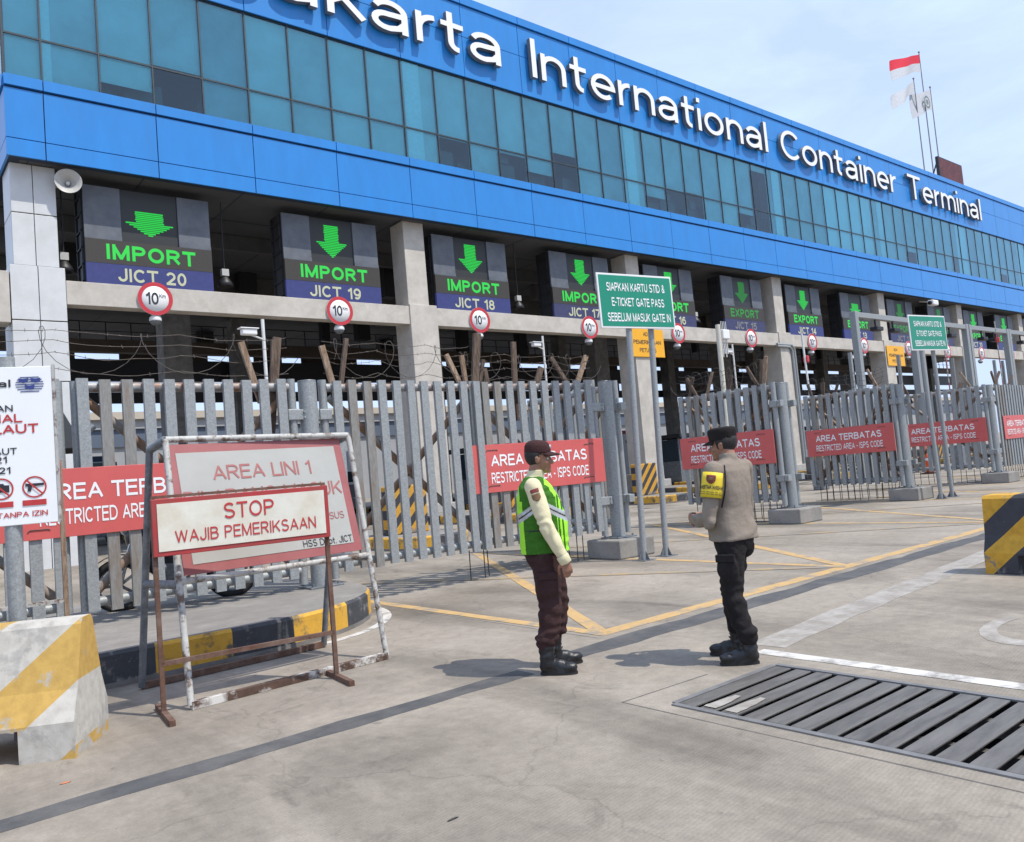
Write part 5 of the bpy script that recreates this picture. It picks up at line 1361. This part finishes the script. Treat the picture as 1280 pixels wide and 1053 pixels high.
def torso(m, secs, grow=0.0, zlo=None, zhi=None):
    S_ = [s for s in secs if (zlo is None or s[0] >= zlo-1e-6) and (zhi is None or s[0] <= zhi+1e-6)]
    m.loft([((x,0,z), rx+grow, ry+grow, .82) for z, x, rx, ry in S_], 32)
def hand(m, w, d, n, side, curl=(25,45,50), k=1.0, thumb=.5):
    w = Vector(w); d = Vector(d).normalized(); n = Vector(n); n = (n-d*n.dot(d)).normalized(); s = d.cross(n).normalized()*side
    R3 = Matrix((s, d, n)).transposed()
    m.ell(w+d*.045*k, (.040*k,.058*k,.019*k), 14, 10, rot=R3); m.ell(w+d*.075*k, (.042*k,.028*k,.016*k), 14, 10, rot=R3)
    m.tube([w-d*.05, w+d*.02], [.027*k,.025*k], 12)
    for i, L in enumerate((.068,.078,.074,.058)):
        b = w + d*(.088+(.006,.012,.008,-.002)[i])*k + s*(.031-.0205*i)*k
        a = 0; p = b; pts = [b-d*.012*k]; q = d
        for j, seg in enumerate((.42,.33,.27)):
            a += R(curl[j]*(1+.10*i)); q = d*math.cos(a)+n*math.sin(a); p = p + q*L*seg*k; pts.append(p)
        rs = [.0095*k,.0092*k,.0085*k,.0075*k]; m.tube(pts, rs, 10)
        for pp, rr in zip(pts, rs): m.ell(pp, (rr,rr,rr), 8, 6)
    b = w + d*.022*k + s*.028*k
    pts = [b, b+(d*.6+s*.7+n*.35).normalized()*.036*k, b+(d*.6+s*.7+n*.35).normalized()*.036*k+(d*.9+s*.15+n*thumb).normalized()*.034*k, b+(d*.6+s*.7+n*.35).normalized()*.036*k+(d*.9+s*.15+n*thumb).normalized()*.034*k+(d*.9-s*.1+n*thumb).normalized()*.024*k]
    rs = [.014*k,.0115*k,.010*k,.0085*k]; m.tube(pts, rs, 10)
    for pp, rr in zip(pts, rs): m.ell(pp, (rr,rr,rr), 8, 6)
def head_parts(m, H):
    old = m.M; m.M = (old @ H) if old is not None else H
    m.ell((-.008,0,.032), (.094,.074,.092), 24, 16); m.ell((.024,0,-.025), (.066,.062,.085), 20, 14)
    m.ell((.036,0,-.078), (.046,.046,.036), 18, 12); m.ell((.074,0,-.096), (.020,.023,.017), 14, 10)
    m.tube([(.078,0,.016),(.092,0,-.008),(.104,0,-.034)], [.008,.010,.014], 10); m.ell((.102,0,-.036), (.011,.018,.010), 12, 8)
    m.ell((.074,0,.022), (.016,.048,.011), 14, 8); m.ell((.082,0,-.060), (.012,.024,.0075), 14, 8); m.ell((.080,0,-.072), (.012,.021,.008), 14, 8)
    for s in (-1, 1):
        m.ell((.052,s*.036,-.03), (.03,.024,.026), 14, 10)
        m.ell((-.004,s*.075,-.012), (.019,.009,.031), 14, 10); m.ell((-.01,s*.08,.004), (.015,.007,.014), 10, 8)
    m.M = old
def eyes(parent, H, T=None):
    for s in (-1, 1):
        g = MB(); g.M = (T @ H) if T is not None else H
        g.ell((.068,s*.031,-.001), (.013,.0135,.0095), 14, 10); g.ell((.0795,s*.031,-.001), (.003,.006,.006), 10, 6, mi=1); g.build("eye", [EYEW, BLACKTXT], parent, fix=False)
        g = MB(); g.M = (T @ H) if T is not None else H
        g.tube([(.087,s*.012,.016),(.084,s*.032,.021),(.070,s*.050,.015)], [.0035,.004,.002], 6); g.build("eyebrow", HAIRM, parent, fix=False)
def hair_shell(parent, H, xmax, zmin, T=None):
    g = MB(); g.ell((-.012,0,.030), (.096,.0785,.096), 28, 20)
    keep = []
    for f in g.f:
        c = sum((Vector(g.v[i]) for i in f), Vector())/4
        if c.x < xmax + .25*(c.z) and c.z > zmin + max(0, c.x)*.9: keep.append(f)
    h = MB(); h.M = (T @ H) if T is not None else H; h.add(g.v, keep, 0, True); o = h.build("hair", HAIRM, parent, fix=False)
    md = o.modifiers.new("hair_thickness", 'SOLIDIFY'); md.thickness = .008; md.offset = 0
def boots(parent, specs, ztop):
    for (x, y, ang) in specs:
        T = Matrix.Translation((x, y, 0)) @ Matrix.Rotation(ang, 4, 'Z')
        m = MB(); m.M = T
        m.tube([(-.022,0,ztop),(-.022,0,.20),(-.025,0,.12),(-.02,0,.06)], [.062,.060,.056,.056], 18)
        m.ell((-.03,0,.062), (.058,.042,.052), 16, 10); m.ell((.045,0,.06), (.085,.043,.052), 16, 10); m.ell((.125,0,.052), (.072,.047,.036), 18, 10)
        m.ell((-.022,0,ztop-.01), (.068,.064,.018), 16, 8)
        m.prism([(.055+.134*math.cos(6.2832*k/24), (.041+.006*math.cos(6.2832*k/24))*math.sin(6.2832*k/24)) for k in range(24)], .006, .046, plane='XY')
        b = remesh(m, "boot", BOOTM, parent, .007, 3, lambda c, n: .0025*noise.noise(c*38) + .003*math.sin(c.z*70+3*noise.noise(c*12))*sm_(c.z, .08, .14))
        m = MB(); m.M = T
        poly = []
        for k in range(24):
            a = 2*math.pi*k/24; u = math.cos(a); v = math.sin(a); poly.append((.055+.139*u, (.0425+.006*u)*v))
        m.prism(poly, .0, .020, plane='XY'); m.build("sole", SOLEM, b)
        m = MB(); m.M = T
        for k in range(6):
            z = .105+.026*k; m.tube([(.035-.004*k,-.022,z),(.043-.006*k+.004,0,z+.008),(.035-.004*k,.022,z)], .0035, 6)
        m.build("laces", RUBBER, b)
def surf_patch(name, p0, p1, r, ang, up0, up1, width, m, parent, lift=.004, T=None, shield=False):
    """cloth badge wrapped round a sleeve: from fraction up0 to up1 along the arm axis"""
    p0 = Vector(p0); p1 = Vector(p1); d = (p1-p0).normalized(); e = Vector((math.cos(ang), math.sin(ang), 0)); e = (e-d*e.dot(d)).normalized(); q = d.cross(e)
    g = MB(); g.M = T; nu, nv = 8, 6; vs = []
    for j in range(nv+1):
        t = up0+(up1-up0)*j/nv; c = p0.lerp(p1, t); ww = width*(1.0 if not shield else (1.0 if j < nv*.6 else 1-.75*((j-nv*.6)/(nv*.4))**1.5))
        for i in range(nu+1):
            a = (i/nu-.5)*ww/r; vs.append(c + (e*math.cos(a)+q*math.sin(a))*(r+lift))
    g.add(vs, [(j*(nu+1)+i, j*(nu+1)+i+1, (j+1)*(nu+1)+i+1, (j+1)*(nu+1)+i) for j in range(nv) for i in range(nu)], 0, True)
    o = g.build(name, m, parent, fix=False); md = o.modifiers.new("badge_thickness", 'SOLIDIFY'); md.thickness = .003; md.offset = 0
    return o

# ---- security guard in profile
def guard():
    p = thing("person", "guard in a green reflective vest, cream sleeves and brown cap, standing in profile", "person", (4.075, 4.68, 0), R(-41))
    secs = [(.80,-.015,.145,.165),(.86,-.02,.166,.182),(.92,-.018,.174,.186),(1.0,-.012,.178,.187),(1.10,-.012,.178,.188),(1.20,-.025,.168,.196),(1.30,-.04,.150,.202),(1.37,-.05,.124,.192),(1.42,-.055,.092,.160),(1.455,-.055,.062,.085)]
    H = Matrix.Translation((-.002, 0, 1.592)) @ Matrix.Rotation(R(-6), 4, 'Z') @ Matrix.Rotation(R(3), 4, 'Y')
    sh = {-1: (-.062,-.192,1.385), 1: (-.062,.192,1.385)}
    el = {-1: (.008,-.255,1.095), 1: (-.03,.255,1.09)}
    wr = {-1: (.118,-.250,.842), 1: (.05,.255,.83)}
    hip = {-1: (-.02,-.088,.88), 1: (-.005,.088,.88)}
    kn = {-1: (-.012,-.112,.49), 1: (.045,.110,.50)}
    an = {-1: (-.065,-.13,.10), 1: (-.01,.13,.10)}
    m = MB()
    torso(m, secs, -.03)
    m.tube([(-.055,0,1.40),(-.035,0,1.50),(-.01,0,1.56)], [.062,.056,.056], 18)
    head_parts(m, H)
    for s in (-1, 1):
        limb(m, [sh[s], el[s], wr[s]], [.045,.036,.026])
        hand(m, wr[s], (.22,0,-1) if s < 0 else (.05,0,-1), (-.25,-s*1.0,0), s, (30,48,45), 1.0)
        limb(m, [hip[s], kn[s], an[s]], [.075,.052,.040])
    body = remesh(m, "body", SKIN, p, .0055, 3)
    eyes(body, H); hair_shell(body, H, .012, -.062)
    # trousers
    m = MB()
    m.loft([((-.015,0,.80), .118,.165,.85),((-.022,0,.86), .150,.180,.85),((-.02,0,.93), .165,.183,.85),((-.015,0,1.0), .168,.182,.85)], 32)
    for s in (-1, 1):
        limb(m, [hip[s], tuple((Vector(hip[s])*.55+Vector(kn[s])*.45)), kn[s], tuple((Vector(kn[s])*.5+Vector(an[s])*.5)), (an[s][0]-.005, an[s][1], .245)], [.108,.104,.086,.084,.072], 22)
        m.ell((-.08, s*.085, .85), (.082,.085,.09), 16, 10)
        m.ell((an[s][0]-.002, an[s][1], .275), (.080,.078,.045), 16, 8)
        c = Vector(hip[s])*.42+Vector(kn[s])*.58
        m.ell((c.x+.0, c.y+s*.078, c.z), (.085,.032,.10), 18, 12)
    def dz(c, n):
        k = noise.noise(Vector((c.x*9, c.y*9, c.z*14)))
        low = 1-sm_(c.z, .22, .60); kneeb = math.exp(-((c.z-.52)/.10)**2)
        return .006*k + (.0055*low+.005*kneeb)*math.sin(c.z*74 + 5*noise.noise(c*7) + 2.2*math.atan2(c.y, c.x)) + .004*noise.noise(c*22)
    tr = remesh(m, "trousers", BROWNC, p, .008, 2, dz)
    for s in (-1, 1):
        c = Vector(hip[s])*.42+Vector(kn[s])*.58
        g = MB(); g.bbox(c.x-.075, c.x+.075, c.y+s*.104-.012, c.y+s*.104+.012, c.z+.045, c.z+.10, .008); g.build("pocket_flap", BROWNC, tr)
    # shirt
    m = MB(); torso(m, secs, -.012, 1.0); m.loft([((-.050,0,1.43),.070,.072,1),((-.040,0,1.475),.070,.069,1),((-.030,0,1.507),.067,.065,1)], 24)
    for s in (-1, 1):
        mid = tuple((Vector(sh[s])*.5+Vector(el[s])*.5)); md = tuple((Vector(el[s])*.5+Vector(wr[s])*.5))
        limb(m, [sh[s], mid, el[s], md, wr[s]], [.067,.063,.055,.050,.039], 20)
        m.ell(wr[s], (.041,.041,.035), 14, 8)
    def ds(c, n):
        k = .004*noise.noise(c*11)
        arm = sm_(abs(c.y), .17, .22); elb = math.exp(-((c.z-1.09)/.08)**2)
        return k + arm*((.0010+.0034*elb)*math.sin(c.z*58+c.x*34+8*noise.noise(c*7)) + .0045*noise.noise(Vector((c.x*16, c.y*16, c.z*9))))
    shirt = remesh(m, "shirt", CREAMC, p, .007, 2, ds)
    for s in (-1, 1):
        w0, w1 = Vector(wr[s]), Vector(el[s]); dd = (w1-w0).normalized()
        m = MB(); m.tube([w0-dd*.030, w0-dd*.026, w0+dd*.030, w0+dd*.034], [.040,.0445,.0465,.044], 20, cap=False); cu = m.build("cuff", CREAMC, shirt, fix=False)
    surf_patch("shoulder_patch", sh[-1], el[-1], .066, R(-90), .10, .19, .062, PATCHR, shirt)
    surf_patch("shoulder_patch", sh[-1], el[-1], .066, R(-90), .22, .40, .062, PATCHD, shirt, shield=True)
    # reflective vest, open under the arms
    m = MB(); torso(m, [(.885,-.018,.176,.190)]+[q for q in secs if q[0] > .9], .008, .88)
    for s in (-1, 1): m.ell((-.055, s*.125, 1.392), (.075,.085,.048), 18, 10)
    def pk(c):
        if c.z > 1.325 and abs(c.y) > .10 and abs(c.x+.055) < .017: return 3
        r = abs(c.x+.02)
        zt = 1.235 - .62*max(0, r-.035)
        if c.z > .9 and abs(c.z-zt) < .034 and r > .045: return 3 if abs(c.z-zt) < .006 else 2
        if c.x < -.172: return 1
        if c.x < -.158 and c.z < 1.28: return 1
        if c.x > .095 and abs(c.y) > .03: return 1 if (int(c.x*70) % 2 == 0 or c.x > .142) else 0
        if c.x > .02 and c.z > 1.30: return 1 if abs(c.y) < .15 else 0
        if abs(c.z-1.06) < .004: return 3
        return 0
    vest = remesh(m, "reflective_vest", [VESTG, VESTN, VESTS, VESTK], p, .006, 2, lambda c, n: .004*noise.noise(c*10)+.0025*math.sin(c.z*60+6*noise.noise(c*6)), pk)
    # cap
    m = MB(); m.M = H
    m.loft([((-.008,0,.040),.1015,.083,1),((-.008,0,.07),.103,.084,1),((-.010,0,.10),.098,.080,1),((-.012,0,.122),.083,.068,1),((-.013,0,.136),.058,.05,1),((-.014,0,.143),.02,.018,1)], 28)
    cap = remesh(m, "cap", CAPBR, p, .006, 2, lambda c, n: .0015*noise.noise(c*30))
    g = MB(); g.M = H; vs = []
    for j in range(7):
        for i in range(13):
            a = R(-62+124*i/12); u = j/6; rx = .096+.082*u*math.cos(a*.9); vs.append((-.008+rx*math.cos(a)*(1+.0*u), .085*math.sin(a)*(1-.12*u), .050-.022*u-.03*(math.sin(a)**2)*.7))
    g.add(vs, [(j*13+i, j*13+i+1, (j+1)*13+i+1, (j+1)*13+i) for j in range(6) for i in range(12)], 0, True)
    b = g.build("brim", CAPBR, cap, fix=False); md = b.modifiers.new("brim_thickness", 'SOLIDIFY'); md.thickness = .006; md.offset = 0
    g = MB(); g.M = H; g.ell((.088,.0,.088), (.010,.026,.018), 14, 8); g.build("badge", VESTS, cap)
    boots(p, [(-.045,-.13,R(-8)),(.012,.13,R(14))], .27)
guard()

# ---- officer seen from behind
def officer():
    p = thing("person", "officer in khaki shirt and black cap with yellow armband, seen from behind, hands together", "person", (5.015, 3.675, 0), R(105))
    U = Matrix.Rotation(R(-14), 4, 'Z')
    secs = [(.835,-.008,.150,.182),(.88,-.008,.158,.190),(.95,-.004,.152,.184),(1.03,.0,.140,.174),(1.12,-.002,.130,.170),(1.22,-.008,.130,.182),(1.31,-.018,.122,.192),(1.38,-.028,.104,.184),(1.43,-.034,.078,.158),(1.465,-.036,.056,.080)]
    H = Matrix.Translation((.005, 0, 1.575)) @ Matrix.Rotation(R(18), 4, 'Z') @ Matrix.Rotation(R(4), 4, 'Y')
    sh = {-1: (-.025,-.190,1.395), 1: (-.025,.190,1.395)}
    el = {-1: (.03,-.258,1.05), 1: (.005,.248,1.045)}
    wr = {-1: (.265,-.085,1.045), 1: (.245,.130,1.035)}
    hip = {-1: (.02,-.09,.88), 1: (-.015,.09,.88)}
    kn = {-1: (.10,-.112,.49), 1: (.0,.115,.49)}
    an = {-1: (.085,-.115,.10), 1: (-.085,.115,.10)}
    m = MB(); m.M = U
    torso(m, secs, -.045)
    m.tube([(-.036,0,1.41),(-.026,0,1.50),(-.005,0,1.55)], [.064,.058,.058], 18)
    head_parts(m, H)
    for s in (-1, 1):
        limb(m, [sh[s], el[s], wr[s]], [.046,.037,.027])
    hand(m, wr[1], (.75,-.62,.12), (-.55,-.7,0), 1, (32,45,40), 1.0)
    hand(m, wr[-1], (.62,.70,-.05), (-.6,.55,0), -1, (30,45,42), 1.0)
    m.M = None
    for s in (-1, 1): limb(m, [hip[s], kn[s], an[s]], [.075,.052,.040])
    body = remesh(m, "body", SKIN, p, .0055, 3)
    eyes(body, H, U); hair_shell(body, H, .02, -.085, U)
    # trousers
    m = MB(); m.loft([((0,0,.80),.112,.162,.85),((-.006,0,.86),.136,.172,.85),((-.004,0,.93),.136,.172,.85),((0,0,.99),.130,.166,.85)], 32)
    for s in (-1, 1):
        limb(m, [hip[s], tuple(Vector(hip[s])*.55+Vector(kn[s])*.45), kn[s], tuple(Vector(kn[s])*.5+Vector(an[s])*.5), (an[s][0], an[s][1], .20)], [.100,.094,.077,.071,.066], 22)
        m.ell((-.045, s*.085, .82), (.078,.082,.09), 16, 10)
        m.ell((an[s][0], an[s][1], .235), (.072,.071,.045), 16, 8)
        c = Vector(hip[s])*.5+Vector(kn[s])*.5
        m.ell((c.x, c.y+s*.078, c.z), (.082,.032,.105), 18, 12)
    def dz(c, n):
        k = noise.noise(Vector((c.x*9, c.y*9, c.z*13)))
        low = 1-sm_(c.z, .2, .62); kneeb = math.exp(-((c.z-.50)/.10)**2)
        return .006*k + (.0042*low+.0035*kneeb)*math.sin(c.z*70 + 5*noise.noise(c*7) + 2.0*math.atan2(c.y, c.x)) + .004*noise.noise(c*22)
    tr = remesh(m, "trousers", BLACKC, p, .008, 2, dz)
    for s in (-1, 1):
        c = Vector(hip[s])*.5+Vector(kn[s])*.5
        g = MB(); g.bbox(c.x-.072, c.x+.072, c.y+s*.104-.012, c.y+s*.104+.012, c.z+.05, c.z+.105, .008); g.build("pocket_flap", BLACKC, tr)
    # shirt, worn loose over the belt
    m = MB(); m.M = U; torso(m, secs, 0.0, .85); m.loft([((-.034,0,1.435),.072,.074,1),((-.026,0,1.48),.068,.068,1),((-.018,0,1.508),.066,.065,1)], 24)
    for s in (-1, 1):
        mid = tuple(Vector(sh[s])*.5+Vector(el[s])*.5); md = tuple(Vector(el[s])*.5+Vector(wr[s])*.5); we = tuple(Vector(el[s])*.14+Vector(wr[s])*.86)
        limb(m, [sh[s], mid, el[s], md, we], [.066,.061,.053,.048,.037], 20)
        m.ell((el[s][0]+.01, el[s][1], el[s][2]-.025), (.046,.044,.045), 14, 10); m.ell(tuple(Vector(md)+Vector((0,0,-.014))), (.047,.046,.040), 14, 10)
    Ui = U.inverted()
    def ds(c, n):
        c = Ui @ c
        k = .0055*noise.noise(Vector((c.x*8, c.y*8, c.z*6)))
        el_ = math.exp(-((c.z-1.08)/.09)**2)*sm_(abs(c.y), .15, .22)
        waist = math.exp(-((c.z-.97)/.09)**2)
        return k + (.0045*el_+.005*waist)*math.sin(c.z*60+8*noise.noise(c*6)+c.y*16) + .0035*noise.noise(Vector((c.x*22, c.y*22, c.z*12)))
    shirt = remesh(m, "shirt", KHAKIC, p, .0075, 2, ds)
    m = MB(); m.M = U
    g = m
    pts = []
    for k in range(14):     # dark cord from the shoulder round the arm
        a = k/13; pts.append((-.085+.02*a-.035*math.sin(a*3.1), .135+.055*a+.02*math.sin(a*3.1), 1.425-.30*a))
    g.tube(pts, .006, 6); g.build("shoulder_cord", BLACKC, shirt)
    # armband
    a0, a1 = Vector(sh[1]), Vector(el[1]); d = (a1-a0)
    m = MB(); m.M = U; q0 = a0+d*.05; q1 = a0+d*.56
    N_ = 22; vs = []; rr = .0745; dn = d.normalized(); e1 = dn.orthogonal().normalized(); e2 = dn.cross(e1)
    for j in range(5):
        c = q0.lerp(q1, j/4)
        for k in range(N_): vs.append(c+(e1*math.cos(6.2832*k/N_)+e2*math.sin(6.2832*k/N_))*(rr-.004*(j == 0)))
    m.add(vs, [(j*N_+k, j*N_+(k+1) % N_, (j+1)*N_+(k+1) % N_, (j+1)*N_+k) for j in range(4) for k in range(N_)], 0, True)
    band = m.build("armband", BANDY, shirt, fix=False); md = band.modifiers.new("band_thickness", 'SOLIDIFY'); md.thickness = .005; md.offset = 0
    surf_patch("shield_patch", q0, q1, rr, R(118), .12, .46, .062, PATCHR, shirt, .006, U, True)
    surf_patch("gold_emblem", q0, q1, rr, R(118), .20, .34, .030, PATCHD, shirt, .009, U)
    # lettering bent round the armband
    vs2, fs2 = text2d("BHABINKAMTIBMAS", .03); x0 = min(v[0] for v in vs2); x1 = max(v[0] for v in vs2); tot = .20
    e = Vector((math.cos(R(118)), math.sin(R(118)), 0)); e = (e-dn*e.dot(dn)).normalized(); q = dn.cross(e)
    m = MB(); m.M = U; pv = []
    for a, b in vs2:
        an_ = ((a-x0)/(x1-x0)-.5)*tot/rr; c = q0.lerp(q1, .68) - dn*b*.028/caph(.03); pv.append(c+(e*math.cos(an_)+q*math.sin(an_))*(rr+.007))
    m.add(pv, fs2); m.build("armband_lettering", BLACKTXT, band, fix=False)
    m = MB(); m.M = U; N2 = 24
    for fz in (.78, .86):
        vs = []
        for o_ in (0, .018):
            c = q0.lerp(q1, fz+o_)
            for k in range(N2): an_ = (k/(N2-1)-.5)*.17/rr; vs.append(c+(e*math.cos(an_)+q*math.sin(an_))*(rr+.0065))
        m.add(vs, [(k, k+1, k+1+N2, k+N2) for k in range(N2-1) if k % 4 != 3])
    m.build("armband_small_print", BLACKTXT, band, fix=False)
    # cap
    m = MB(); m.M = U @ H
    m.loft([((-.008,0,.030),.101,.083,1),((-.008,0,.06),.103,.0845,1),((-.008,0,.095),.107,.088,1),((-.008,0,.115),.105,.087,1),((-.008,0,.126),.09,.075,1),((-.008,0,.129),.05,.04,1)], 28)
    cap = remesh(m, "cap", CAPBK, p, .006, 2, lambda c, n: .003*noise.noise(c*22))
    g = MB(); g.M = U @ H; vs = []
    for j in range(6):
        for i in range(13):
            a = R(-60+120*i/12); u = j/5; rx = .096+.062*u*math.cos(a*.9); vs.append((-.008+rx*math.cos(a), .085*math.sin(a)*(1-.10*u), .040-.022*u-.02*(math.sin(a)**2)))
    g.add(vs, [(j*13+i, j*13+i+1, (j+1)*13+i+1, (j+1)*13+i) for j in range(5) for i in range(12)], 0, True)
    b = g.build("brim", CAPBK, cap, fix=False); md = b.modifiers.new("brim_thickness", 'SOLIDIFY'); md.thickness = .006; md.offset = 0
    boots(p, [(-.06,.115,R(28)),(.11,-.115,R(16))], .22)
officer()
